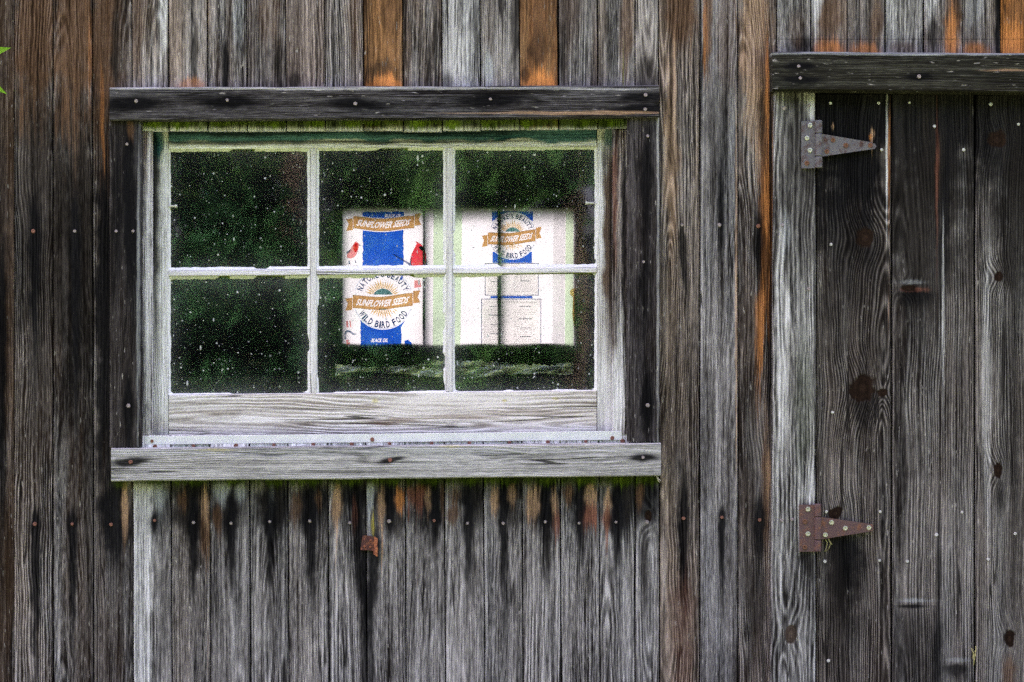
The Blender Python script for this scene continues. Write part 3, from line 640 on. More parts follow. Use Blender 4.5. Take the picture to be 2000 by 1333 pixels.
for ri, (y0, y1) in enumerate(rowsy):
    for ci, (x0, x1) in enumerate(cols):
        q = tq(x0 + .5, y0 + .5, x1 - .5, y1 - .5)
        cs = [P(a, b, YG) for a, b in q]
        cx = sum((c.x for c in cs)) / 4; cz = sum((c.z for c in cs)) / 4
        V = [c for c in cs] + [c + Vector((0, .003, 0)) for c in cs]
        F = [(0, 1, 2, 3)[::-1], (4, 5, 6, 7), (0, 1, 5, 4), (1, 2, 6, 5), (2, 3, 7, 6), (3, 0, 4, 7)]
        pane = obj('pane', V, F, glass((x1 - x0) / 2 * S, (y1 - y0) / 2 * S, RND.uniform(0, 9), 1.0 + .35 * ri), win, (cx, YG + .0015, cz))
        # glazing putty along the four edges, with lost lengths
        sides = [('t', x0, x1, y0), ('b', x0, x1, y1), ('l', y0, y1, x0), ('r', y0, y1, x1)]
        for sd_, a, b_, c in sides:
            ln = b_ - a; pos = a; V, F, FM = [], [], []
            width = {'t': 6.0, 'b': 6.0 if ri == 0 else 2.6, 'l': 4.5, 'r': 5.0}[sd_]
            keep = .9
            if sd_ == 'b' and ri == 1: keep = .5
            if sd_ == 't' and ri == 1: keep = .3 if ci != 1 else .8
            if sd_ in 'lr' and ri == 1 and ci == 1: keep = .45
            runs = []
            while pos < b_ - .1:
                L = min(RND.uniform(18, 75), b_ - pos)
                runs.append((pos, L, RND.random() < keep or (sd_ in 'lr' and pos < a + 1))); pos += L
            stn = []
            for ri_, (p0, L, has) in enumerate(runs):
                nseg = max(2, int(L / 7)); w0 = width * (RND.uniform(.9, 1.12) if has else .3)
                for k in range(nseg):
                    f = (k + RND.uniform(.2, .8)) / nseg
                    stn.append((p0 + L * f, w0 * RND.uniform(.85, 1.12), has))
            stn = [(a, stn[0][1], stn[0][2])] + stn + [(b_, stn[-1][1], stn[-1][2])]
            dirn = 1 if sd_ in 'tl' else -1
            def pt(s_, off, yy):
                if sd_ in 'tb': return P(s_, yq(s_, c + dirn * off), yy)
                return P(c + dirn * off, yq(c, s_), yy)
            for k in range(len(stn) - 1):
                (s0, wa, h0), (s1, wb, h1) = stn[k], stn[k + 1]
                ya_, yb_ = YS + (.003 if h0 else .007), YS + (.003 if h1 else .007)
                i0 = len(V)
                V += [pt(s0, 0, ya_), pt(s1, 0, yb_), pt(s1, wb, YG - .0006), pt(s0, wa, YG - .0006), pt(s0, 0, YG - .0002), pt(s1, 0, YG - .0002), pt(s1, wb, YG - .0002), pt(s0, wa, YG - .0002)]
                F += [tuple(i0 + j for j in f) for f in ((0, 1, 2, 3), (3, 2, 6, 7), (0, 3, 7, 4), (1, 5, 6, 2))]
                FM += [(1 if h0 else 2) if sd_ == 't' else 0] * 4
            obj('putty', V, F, None, pane, mats=[M_PUTTY, M_PUTTYG, M_ALGAE], fmat=FM)
        # rounded putty in the corners
        for (ax, ay, dx, dy) in ((x0, y0, 1, 1), (x1, y0, -1, 1), (x0, y1, 1, -1), (x1, y1, -1, -1)):
            if RND.random() < .3: continue
            r_ = RND.uniform(9, 14)
            V = [P(ax, yq(ax, ay), YG - .004)] + [P(ax + dx * (r_ - r_ * .82 * math.sin(a)), yq(ax, ay + dy * (r_ - r_ * .82 * math.cos(a))), YG - .0012) for a in [i * math.pi / 10 for i in range(6)]]
            obj('putty', V, [(0, i, i + 1) for i in range(1, 6)], M_PUTTYG if ay == y0 and ri == 0 else M_PUTTY, pane)
# sash pegs
M_PEG = plain('painted_peg', (.55, .55, .5), .6, vary=.2)
for px, py, d in ((329, 403, 1), (1160, 397, -1)):
    V, F = [], []
    for k, (off, r_) in enumerate(((0, 2.2), (12, 2.2), (13, 3.4), (17, 3.0))):
        for i in range(8):
            a = 2 * math.pi * i / 8
            V.append(P(px + d * off, py, YG - .008) + Vector((0, r_ * S * math.cos(a), r_ * S * math.sin(a))))
    for k in range(3):
        for i in range(8): F.append((k * 8 + i, k * 8 + (i + 1) % 8, k * 8 + 8 + (i + 1) % 8, k * 8 + 8 + i))
    F.append(tuple(range(24, 32)))
    obj('peg', V, F, M_PEG, win)
# metal strip under the sash, with its nails
M_STRIP = plain('zinc_strip', (.74, .77, .80), .45, .25, col2=(.84, .86, .88), scale=14, bump=.1)
V, F = slab_mesh([(283, 852.5), (1214, 842), (1215, 859.5), (283, 869)], -.0035, .0025, .0006, RND, .0003, 16)
strip = obj('metal_strip', V, F, M_STRIP, win)
for a, b_ in ((297, 862), (727, 859), (1196, 856)): nail(a, b_, -.0039, strip, 'r')
for i, a in enumerate((303, 378, 461, 535, 612, 687, 761, 843, 917, 995, 1070, 1144, 1216)):
    nail(a, 872.5 - (a - 300) * .0115, -.0024, strip, 'r')

# ------------------------------------------------------------------ door frame and door
frame = thing('door_frame', 'dark wooden door frame with heavy lintel and pale grey post', 'door frame', P(1550, 1560, 0))
YP = -0.024
post = plank('post', [(1512, 180), (1593, 180), (1593, YBOT), (1505, YBOT)], YP, .021, frame, ch=.003, seg=8, wob=.0010, tone=.54, freq=105, pu=-.01, pd=.012, slope=.025, wave=1.5, ring=.9, light=(.56, .56, .56), warmamt=.06,
    knots=[(1545, 1240, 11, 20, .022), (1572, 296, 6, 9, .008)], coreCol=(.11, .08, .065),
    stains=[('n', 1550, 330, 50, 170, 170, dict(amt=.5)), ('n', 1582, 338, 18, 12, 60, dict(amt=.8)), ('n', 1578, 1088, 18, 12, 50, dict(amt=.8)), ('n', 1575, 480, 18, 110, 60, dict(amt=.55)), ('n', 1560, 250, 26, 80, 140, dict(amt=.55)), ('w', 1526, 620, 14, 160, 300, dict(amt=.5)), ('w', 1585, 215, 8, 30, 24, dict(amt=.6)), ('w', 1580, 960, 16, 60, 24, dict(amt=.6)), ('G', 1570, 780, 20, 120, 160, dict(amt=.3)), ('n', 1583, 1140, 10, 60, 80, dict(amt=.5)), ('p', 1535, 450, 8, 40, 60, dict(amt=.6))])  # dark patches below both hinge leaves paint their contact shadow
for a, b_ in ((1532, 212), (1580, 207), (1528, 440), (1580, 565), (1527, 1017), (1547, 1015)): nail(a, b_, YP - .0004, post, 'g')
YL = -0.066
lin = plank('lintel', [(1509, 101), (2330, 106), (2330, 184), (1509, 177)], YL, .063, frame, ch=.004, seg=8, wob=.0008, tone=.20, freq=160, pu=.08, ring=.4, fibre=.2, blotch=.15, light=(.22, .23, .19), dark=(.012, .012, .010), warmamt=.05,
    stains=[hstain(1562, 130, 7, 36), hstain(1564, 154, 7, 40), hstain(1795, 151, 7, 30), ('t', 1965, 138, 2, 50, 50, dict(amt=.7)), ('p', 1760, 104, 5, 800, 300, dict(amt=.6, pow=3))])
for a, b_ in ((1560, 130), (1563, 153), (1795, 150)): nail(a, b_, YL - .0006, lin, 'g')
plank('post', [(2225, 185), (2310, 185), (2310, YBOT), (2225, YBOT)], YP, .021, frame, tone=.5, warmamt=.1)

door = thing('plank_door', 'dark plank door with two rusty strap hinges under the lintel', 'door', P(1900, 1540, 0))
del door['kind']
YD = -0.016
pl = [  # black plank tops hold real stain plus the lintel's shade, painted in
 ((1595, 185), (1740, 185), dict(tone=.42, freq=130, pu=.07, pd=.03, slope=.01, wave=1.3, ring=1.1, fibre=.22, blotch=.3, light=(.42, .395, .38), warmamt=.35, warm=(.12, .075, .055),
   knots=[(1690, 466, 18, 19, .02), (1685, 758, 22, 26, .03), (1724, 768, 9, 8, .006), (1632, 1003, 12, 12, .010)],
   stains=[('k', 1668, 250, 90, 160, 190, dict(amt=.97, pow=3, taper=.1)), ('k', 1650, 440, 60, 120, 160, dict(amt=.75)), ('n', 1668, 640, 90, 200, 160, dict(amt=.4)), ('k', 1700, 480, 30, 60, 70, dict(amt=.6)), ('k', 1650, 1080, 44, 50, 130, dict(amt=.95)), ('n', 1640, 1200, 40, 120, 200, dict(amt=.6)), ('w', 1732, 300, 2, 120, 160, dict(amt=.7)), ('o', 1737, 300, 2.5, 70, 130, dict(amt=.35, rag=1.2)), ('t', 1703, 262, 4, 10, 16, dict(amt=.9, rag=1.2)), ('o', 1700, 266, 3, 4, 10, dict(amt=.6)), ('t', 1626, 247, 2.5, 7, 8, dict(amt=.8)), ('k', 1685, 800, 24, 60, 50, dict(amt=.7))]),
   [(1622, 202), (1716, 202), (1722, 293), (1623, 478), (1626, 806), (1614, 1000), (1719, 1000), (1611, 1097), (1718, 1095), (1618, 1291)]),
 ((1743, 186), (1902, 186), dict(tone=.48, freq=130, pu=-.08, ring=.9, fibre=.24, blotch=.28, light=(.46, .445, .44), warmamt=.3, warm=(.13, .085, .065),
   knots=[(1774, 564, 12, 7, .012)],
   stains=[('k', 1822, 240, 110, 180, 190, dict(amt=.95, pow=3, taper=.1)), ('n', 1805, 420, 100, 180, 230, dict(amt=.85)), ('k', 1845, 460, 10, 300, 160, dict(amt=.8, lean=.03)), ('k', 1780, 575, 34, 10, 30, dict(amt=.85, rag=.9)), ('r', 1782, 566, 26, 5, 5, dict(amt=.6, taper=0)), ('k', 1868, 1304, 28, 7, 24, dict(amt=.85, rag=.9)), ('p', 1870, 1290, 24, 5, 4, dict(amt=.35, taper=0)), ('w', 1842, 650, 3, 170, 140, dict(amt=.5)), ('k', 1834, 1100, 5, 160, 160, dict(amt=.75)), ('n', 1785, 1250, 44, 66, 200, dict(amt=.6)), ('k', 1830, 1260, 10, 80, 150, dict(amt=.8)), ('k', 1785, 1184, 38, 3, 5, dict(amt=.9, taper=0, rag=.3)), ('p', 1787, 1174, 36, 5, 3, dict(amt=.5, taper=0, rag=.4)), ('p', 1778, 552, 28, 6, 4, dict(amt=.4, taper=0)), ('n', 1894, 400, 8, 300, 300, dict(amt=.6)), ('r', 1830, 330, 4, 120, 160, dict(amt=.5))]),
   [(1776, 201), (1825, 247), (1882, 293), (1879, 1001), (1829, 1045), (1772, 1097)]),
 ((1906, 187), (2062, 187), dict(tone=.49, freq=120, pu=.09, pd=.03, ring=1.0, fibre=.22, blotch=.3, light=(.46, .445, .435), warmamt=.3, warm=(.14, .09, .065),
   knots=[(1948, 274, 16, 15, .012), (1950, 541, 9, 10, .018), (1950, 919, 9, 13, .018), (1972, 1248, 10, 17, .022)],
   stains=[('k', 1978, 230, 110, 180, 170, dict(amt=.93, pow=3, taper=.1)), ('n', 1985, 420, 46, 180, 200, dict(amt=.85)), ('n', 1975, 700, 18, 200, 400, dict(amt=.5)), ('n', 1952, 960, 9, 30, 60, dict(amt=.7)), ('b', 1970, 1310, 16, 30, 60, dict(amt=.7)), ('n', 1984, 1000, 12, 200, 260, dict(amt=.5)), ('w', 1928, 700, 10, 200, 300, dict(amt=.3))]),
   [(1935, 204), (1989, 243), (1983, 1043), (1930, 1093)]),
 ((2066, 188), (2222, 188), dict(tone=.42, freq=140, pu=.05, warmamt=.3), []),
]
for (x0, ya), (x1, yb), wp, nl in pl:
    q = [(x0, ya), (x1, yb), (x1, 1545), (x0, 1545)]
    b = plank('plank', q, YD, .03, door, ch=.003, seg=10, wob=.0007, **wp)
    for a, c in nl: nail(a, c, YD - .0004, b, 'w')

def rust(name, base, rusty, lo, hi):
    return plain(name, base, .75, .2, col2=rusty, scale=48, lo=lo, hi=hi, bump=.5)
def prism(poly, y0, y1):
    n = len(poly)
    V = [P(a, b, y0) for a, b in poly] + [P(a, b, y1) for a, b in poly]
    F = [tuple(range(n))[::-1], tuple(range(n, 2 * n))] + [(i, (i + 1) % n, n + (i + 1) % n, n + i) for i in range(n)]
    return V, F
SV, SF = lathe([(.0046, -.001), (.0062, .0002), (.0058, .0016), (.0034, .002), (.002, .0004)], 12)
def screw_mesh(m):
    me = bpy.data.meshes.new('screw'); me.from_pydata(SV, [], SF); me.materials.append(m); return me
M_SCREW = plain('bright_screw', (.55, .55, .48), .35, .6, vary=.25, scale=400)
M_SCREWR = plain('rusty_screw', (.17, .08, .05), .8, .2, vary=.5, scale=300)
SM = {'w': screw_mesh(M_SCREW), 'r': screw_mesh(M_SCREWR)}
def hinge(leaf, barrel, strap, screws, mat, label):
    YH = YP - .0006
    lf = obj('hinge', *prism(leaf, YH - .006, YH), mat, door)
    lf['label'] = label
    x0, x1, ya, yb, cuts = barrel
    cx = (x0 + x1) / 2; R = (x1 - x0) / 2 * S
    for i in range(len(cuts) - 1):
        V, F = [], []
        za, zb = cuts[i] + .6, cuts[i + 1] - .6
        for yy, rr in ((za, R * .86), (za + 1.5, R), (zb - 1.5, R), (zb, R * .86)):
            for k in range(12):
                a = 2 * math.pi * k / 12
                V.append(P(cx, yy, YH - .0065) + Vector((rr * math.cos(a), rr * math.sin(a), 0)))
        for j in range(3):
            for k in range(12): F.append((j * 12 + k, j * 12 + (k + 1) % 12, j * 12 + 12 + (k + 1) % 12, j * 12 + 12 + k))
        F += [tuple(range(12)), tuple(range(36, 48))]
        obj('knuckle', V, F, mat, lf)
    obj('strap', *prism(strap, YH - .006, YH - .0005), mat, lf)
    for px, py, k in screws:
        o = bpy.data.objects.new('screw', SM[k]); C.objects.link(o); put(o, P(px, py, YH - (.0064 if px < 1590 else .0059)), lf)
        o.rotation_euler = (0, RND.uniform(0, 3), 0)
M_H1 = rust('grey_rusting_steel', (.135, .13, .145), (.075, .038, .032), .46, .70)
M_H2 = rust('purple_brown_rust', (.12, .07, .07), (.20, .085, .05), .50, .72)
hinge([(1565, 237), (1592, 237), (1592, 329), (1565, 329)], (1592, 1606, 235, 329, (235, 261, 306, 329)),
      [(1600, 262), (1606, 262), (1700, 278), (1709, 281), (1712, 286), (1709, 291), (1606, 306), (1600, 306)],
      [(1582, 245, 'w'), (1576, 270, 'w'), (1582, 294, 'w'), (1576, 319, 'r'), (1627, 274, 'r'), (1652, 284, 'r'), (1700, 284, 'r'), (1615, 296, 'r')], M_H1, 'upper grey strap hinge with rust spots')
hinge([(1561, 986), (1591, 986), (1591, 1078), (1561, 1078)], (1591, 1604, 984, 1078, (984, 1010, 1055, 1078)),
      [(1598, 1010), (1604, 1010), (1702, 1024), (1706, 1027), (1706, 1035), (1702, 1038), (1604, 1054), (1598, 1054)],
      [(1578, 995, 'w'), (1572, 1019, 'r'), (1578, 1043, 'w'), (1572, 1069, 'r'), (1624, 1021, 'w'), (1651, 1032, 'w'), (1697, 1031, 'w'), (1612, 1045, 'w')], M_H2, 'lower strap hinge covered in brown rust')

# ------------------------------------------------------------------ rusty plate on the wall
M_RP = plain('dark_rust', (.09, .035, .03), .8, .2, col2=(.26, .09, .05), scale=110, lo=.45, hi=.7, bump=.8)
M_RF = plain('orange_rust', (.40, .14, .06), .85, .1, col2=(.22, .07, .04), scale=120, bump=.6)
rp = thing('rusty_plate', 'small square rusty metal plate with bent flap nailed under the window', 'metal plate', P(721, 1062, -.003))
a = obj('plate', *prism([(708, 1046), (722, 1047), (733, 1050), (731, 1077), (716, 1075), (704, 1075)], -.008, -.0015), M_RP, rp)
obj('flap', [P(731, 1048, -.0085), P(738, 1052, -.016), P(736.5, 1066, -.018), P(738, 1072, -.018), P(737, 1088, -.017), P(730, 1083, -.0085), P(729.5, 1050, -.0065), P(729, 1083, -.0065)],
    [(0, 5, 4, 3, 2, 1), (0, 6, 7, 5), (6, 0, 1, 2, 3, 4, 5, 7)], M_RF, rp)
for px, py in ((712, 1068), (723, 1069), (724, 1056)):
    V, F = lathe([(.003, -.001), (.0026, .0012), (.001, .0018)], 8)
    c = P(px, py, -.0082); obj('rivet', [Vector(q) + c for q in V], F, M_RF, rp)

# ------------------------------------------------------------------ moss, dry grass, splinter
def blades(name, n, fn, mat, label, cat):
    V, F = [], []
    for i in range(n):
        p, d, L, wd = fn()
        s = d.cross(Vector((0, 1, 0)))
        s = (s if s.length > 1e-6 else Vector((1, 0, 0))).normalized() * wd
        k = len(V); mid = p + d * L * .55 + Vector((RND.uniform(-1, 1), -RND.random(), 0)) * L * .2
        V += [p - s, p + s, mid + s * .7, mid - s * .7, p + d * L]
        F += [(k, k + 1, k + 2, k + 3), (k + 3, k + 2, k + 4)]
    o = obj(name, V, F, mat); o['kind'] = 'stuff'; tag(o, label, cat); return o
M_MOSS = plain('moss_green', (.085, .13, .010), .9, vary=.6, scale=150)
clumps = [RND.uniform(290, 1215) for _ in range(46)]
def mf1():
    x = RND.gauss(RND.choice(clumps), 7)
    x = min(1218, max(284, x))
    p = P(x, 236.5 - (x - 285) * .006 + RND.uniform(0, 7), -.0032)
    return p, Vector((RND.uniform(-.3, .3), -RND.uniform(.05, .5), -1)).normalized(), RND.uniform(.003, .009), .0005
blades('moss', 900, mf1, M_MOSS, 'fringe of green moss hanging under the head trim of the window', 'moss')
def mf2():
    x = RND.uniform(226, 1285)
    p = P(x, 941.5 - (x - 217) * .0102, -.004)
    return p, Vector((RND.uniform(-.3, .3), -RND.uniform(.05, .4), -1)).normalized(), RND.uniform(.002, .006), .0005
M_MOSSD = plain('dark_moss', (.040, .062, .008), .9, vary=.6, scale=150)
blades('moss', 220, mf2, M_MOSSD, 'thin line of dark green moss along the underside of the sill board', 'moss')

M_STRAW = plain('dry_grass', (.42, .38, .17), .8, vary=.3, scale=100)
def tubes(name, paths, rad, mat, label, cat):
    V, F = [], []
    for pts in paths:
        k = len(V)
        for p in pts:
            for i in range(4):
                a = math.pi / 2 * i; V.append(Vector(p) + Vector((math.cos(a) * rad, math.sin(a) * rad * .7, math.cos(a + 1) * rad * .5)))
        for j in range(len(pts) - 1):
            for i in range(4): F.append((k + j * 4 + i, k + j * 4 + (i + 1) % 4, k + j * 4 + 4 + (i + 1) % 4, k + j * 4 + 4 + i))
    return tag(obj(name, V, F, mat), label, cat)
tubes('dry_grass', [[P(1612, 1054, -.024), P(1616, 1060, -.026), P(1614, 1070, -.022), P(1611, 1077, -.020)], [P(1618, 1053, -.026), P(1622, 1062, -.024), P(1619, 1072, -.022), P(1614, 1076, -.02)], [P(1620, 1056, -.026), P(1625, 1064, -.021)]],
      .0009, M_STRAW, 'wisp of dry grass caught under the lower hinge', 'grass')
tubes('dry_grass', [[P(1901 + dx, 1294 - dz, -.018), P(1903 + dx * 1.6, 1284 - dz, -.024), P(1900 + dx * 3, 1274 - dz, -.022)] for dx, dz in ((0, 0), (1.5, 3), (-1, 8), (2, 12), (0, -6))],
      .001, M_STRAW, 'small pale sprig stuck in the gap between two door planks', 'grass')
M_SPL = plain('pale_splinter', (.72, .68, .58), .8)
tubes('splinter', [[P(1281, 929, -.010), P(1285, 934, -.016), P(1290, 940, -.02)], [P(1282, 929, -.010), P(1284, 936, -.014), P(1288, 942, -.016)]], .0011, M_SPL, 'pale wood splinter poking out under the right end of the sill', 'splinter')

# ------------------------------------------------------------------ seed bags hung over the back window
YBAG = YB - .006
def bagz(px, py):
    return .0024 * math.sin(px * .045 + .6 * math.sin(py * .03)) + .0018 * math.sin(px * .021 + py * .05)
def bagmat():
    mat = bpy.data.materials.new('woven_bag'); mat.use_nodes = True
    nt = mat.node_tree; t = T(nt); nt.nodes.remove(nt.nodes['Principled BSDF']); out = nt.nodes['Material Output']
    tc = t.new('ShaderNodeTexCoord')
    n = t.noise(tc.outputs['Object'], 5, 4, .6)
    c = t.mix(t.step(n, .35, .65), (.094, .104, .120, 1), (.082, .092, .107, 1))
    df = t.new('ShaderNodeBsdfDiffuse'); tr = t.new('ShaderNodeBsdfTranslucent')
    t.put(df.inputs[0], c); t.put(tr.inputs[0], c)
    m = t.new('ShaderNodeMixShader'); m.inputs[0].default_value = .72
    t.put(m.inputs[1], df.outputs[0]); t.put(m.inputs[2], tr.outputs[0])
    t.put(out.inputs['Surface'], m.outputs[0]); return mat
M_BAG = bagmat()
def ink(name, c, amt=1.0):
    mat = bpy.data.materials.new(name); mat.use_nodes = True
    nt = mat.node_tree; t = T(nt); nt.nodes.remove(nt.nodes['Principled BSDF']); out = nt.nodes['Material Output']
    tc = t.new('ShaderNodeTexCoord')
    n = t.noise(tc.outputs['Object'], 14, 3, .6)
    k = t.mad(n, .4, .8)
    tr = t.new('ShaderNodeBsdfTransparent'); t.put(tr.inputs[0], t.mix(1.0, (*c, 1), t.xyz(k, k, k), 'MULTIPLY'))
    df = t.new('ShaderNodeBsdfDiffuse'); df.inputs[0].default_value = (*c, 1)
    m = t.new('ShaderNodeMixShader'); m.inputs[0].default_value = .06
    t.put(m.inputs[1], tr.outputs[0]); t.put(m.inputs[2], df.outputs[0])
    t.put(out.inputs['Surface'], m.outputs[0]); return mat
I_BLUE = ink('blue_ink', (.003, .09, .55)); I_NAVY = ink('navy_ink', (.004, .03, .14)); I_TAN = ink('tan_ink', (.60, .33, .12)); I_TANE = ink('brown_ink', (.35, .2, .09))
I_GOLD = ink('gold_ink', (.78, .52, .20)); I_TEAL = ink('teal_ink', (.08, .22, .22)); I_RED = ink('red_ink', (.80, .05, .07)); I_PINK = ink('pink_ink', (.85, .3, .3))
I_GREEN = ink('pale_green_ink', (.66, .86, .60)); I_GREY = ink('grey_ink', (.62, .63, .62)); I_LGREY = ink('light_grey_ink', (.82, .82, .81)); I_CREAM = ink('cream_ink', (.95, .94, .90)); I_SLATE = ink('slate_ink', (.18, .22, .34)); I_GREY2 = ink('mid_grey_ink', (.36, .38, .42)); I_RING = ink('pale_blue_ink', (.60, .70, .82))

def bag(name, x0, x1, y0, y1, label):
    nx, ny = 26, 14; V, F = [], []
    for j in range(ny + 1):
        for i in range(nx + 1):
            px = x0 + (x1 - x0) * i / nx; py = y0 + (y1 - y0) * j / ny
            V.append(P(px, py, YBAG - bagz(px, py)))
    for j in range(ny):
        for i in range(nx):
            a = j * (nx + 1) + i; F.append((a, a + nx + 1, a + nx + 2, a + 1))
    r_ = thing(name, label, 'bag', P((x0 + x1) / 2, y1, YBAG), 'seed bags hung over the back window')
    obj('sheet', V, F, M_BAG, r_, smooth=True)
    return r_
def LAY(px, py, l): return P(px, py, YBAG - .0075 - l * .0012)
def shape(name, parent, mat, loops, layer=0, label=None):
    vs, es = [], []
    for lp in loops:
        k = len(vs); vs += [Vector(q) for q in lp]; es += [(k + i, k + (i + 1) % len(lp)) for i in range(len(lp))]
    ov, oe, of, _, _, _ = delaunay_2d_cdt(vs, es, [], 0, 1e-5)
    def inside(x, y):
        c = 0
        for lp in loops:
            for i in range(len(lp)):
                (xa, ya), (xb, yb) = lp[i], lp[(i + 1) % len(lp)]
                if (ya > y) != (yb > y) and x < xa + (y - ya) / (yb - ya) * (xb - xa): c += 1
        return c % 2 == 1
    keep = [f for f in of if inside(sum(ov[i].x for i in f) / len(f), sum(ov[i].y for i in f) / len(f))]
    return obj(name, [LAY(q.x, q.y, layer) for q in ov], keep, mat, parent)
def multi(name, parent, mat, polys, layer=0):
    if len(polys) in (2, 3, 4) and name != 'text_frame':
        return [multi(name, parent, mat, [p], layer) for p in polys][0]
    V, F = [], []
    for lp in polys:
        k = len(V); V += [LAY(a, b, layer) for a, b in lp]; F.append(tuple(range(k, k + len(lp))))
    return obj(name, V, F, mat, parent)
def text_mesh(s):
    cu = bpy.data.curves.new('t', 'FONT'); cu.body = s; cu.size = 1; cu.align_x = 'CENTER'; cu.resolution_u = 2
    cu.offset = .03
    o = bpy.data.objects.new('t', cu); C.objects.link(o)
    bpy.context.view_layer.update()
    me = bpy.data.meshes.new_from_object(o)
    vs = [(v.co.x, v.co.y) for v in me.vertices]; fs = [tuple(p.vertices) for p in me.polygons]
    bpy.data.objects.remove(o); bpy.data.meshes.remove(me); bpy.data.curves.remove(cu)
    return vs, fs
def outlines(vs, fs):
    cnt = {}
    for f in fs:
        for i in range(len(f)):
            a, b = f[i], f[(i + 1) % len(f)]
            cnt[(a, b)] = 1
    nx_ = {a: b for (a, b) in cnt if (b, a) not in cnt}
    loops = []
    while nx_:
        st = next(iter(nx_)); lp = []; c = st
        while c in nx_: lp.append(c); c = nx_.pop(c)
        if len(lp) > 2: loops.append([vs[i] for i in lp])
    return loops
def fit(vs, cx, cy, width, height, shear=0.0, fn=None):
    x0 = min(v[0] for v in vs); x1 = max(v[0] for v in vs); h_ = .72
    out = []
    for a, b in vs:
        X = cx + ((a - (x0 + x1) / 2) / (x1 - x0)) * width; hh = b / h_ - .5
        X += shear * hh * height
        Y = cy - hh * height + (fn(X) if fn else 0)
        out.append((X, Y))
    return out
def text(parent, mat, s, cx, cy, width, height, shear=0.0, fn=None, layer=1, name='lettering'):
    vs, fs = text_mesh(s); vs = fit(vs, cx, cy, width, height, shear, fn)
    return obj(name, [LAY(a, b, layer) for a, b in vs], fs, mat, parent)
def arc_text(parent, mat, s, cx, cy, R, h, a0, a1, inward, layer=1, squash=1.0):
    V, F = [], []
    ws = []
    for ch in s: ws.append({'I': .45, "'": .3, ' ': .5, 'W': 1.3}.get(ch, 1.0))
    tot = sum(ws); acc = 0
    for ch, wd in zip(s, ws):
        f = (acc + wd / 2) / tot; acc += wd
        if ch == ' ': continue
        ang = a0 + (a1 - a0) * f
        vs, fs = text_mesh(ch)
        cw = abs(a1 - a0) * R * wd / tot * .82
        x0 = min(v[0] for v in vs); x1 = max(v[0] for v in vs)
        k = len(V)
        for a, b in vs:
            lx = ((a - (x0 + x1) / 2) / (x1 - x0)) * cw; ly = (b / .72 - .5) * h
            if not inward:     # letters stand outwards (top arc)
                rr = R + ly; aa = ang - lx / R if a1 < a0 else ang + lx / R
            else:              # bottom arc, letters stand inwards
                rr = R - ly; aa = ang + lx / R
            V.append(LAY(cx + rr * math.cos(aa), cy - rr * squash * math.sin(aa), layer))
        F += [tuple(i + k for i in f_) for f_ in fs]
    return obj('lettering', V, F, mat, parent)
def ragged(x0, y0, x1, y1, ex=1.0, step=5.0):
    pts = []
    n = max(2, int((x1 - x0) / step)); m_ = max(2, int((y1 - y0) / step))
    for i in range(n): pts.append((x0 + (x1 - x0) * i / n, y0 + RND.uniform(-ex, ex)))
    for i in range(m_): pts.append((x1 + RND.uniform(-ex, ex), y0 + (y1 - y0) * i / m_))
    for i in range(n): pts.append((x1 - (x1 - x0) * i / n, y1 + RND.uniform(-ex, ex)))
    for i in range(m_): pts.append((x0 + RND.uniform(-ex, ex), y1 - (y1 - y0) * i / m_))
    return pts
def wavefn(x0, x1, amp):
    return lambda X: amp * math.sin((X - x0) / (x1 - x0) * 2 * math.pi * .95 - 1.2) * .9
def banner(parent, x0, x1, yc, hh, tail, amp=3.0, rise=0.0):
    f0 = wavefn(x0, x1, amp); f = lambda X: f0(X) - rise * ((X - x0) / (x1 - x0) - .5)
    n = 20; top_ = [(x0 + (x1 - x0) * i / n, yc - hh + f(x0 + (x1 - x0) * i / n)) for i in range(n + 1)]
    bot_ = [(a, b + 2 * hh) for a, b in reversed(top_)]
    vs, fs = text_mesh('SUNFLOWER SEEDS'); vs = fit(vs, (x0 + x1) / 2, yc, (x1 - x0) * .86, hh * 1.05, .45, f)
    shape('banner', parent, I_TAN, [top_ + bot_] + outlines(vs, fs), 1)
    for sgn, xe in ((-1, x0), (1, x1)):
        yo = (hh * .35 if sgn < 0 else -hh * .35) + f(xe)
        a = xe + sgn * .8; b = xe + sgn * tail
        multi('banner_tail', parent, I_TAN, [[(a, yc - hh + yo), (b, yc - hh + yo - sgn * 2), (b - sgn * tail * .35, yc + yo), (b, yc + hh + yo - sgn * 2), (a, yc + hh + yo)]], 1)
    th = .8
    multi('banner_edge', parent, I_TANE, [[(a, b - th) for a, b in top_] + top_[::-1]], 2)
    multi('banner_edge', parent, I_TANE, [bot_ + [(a, b + th) for a, b in bot_[::-1]]], 2)
    return f
def clip_circ(cx, cy, R, pts, outside): return pts
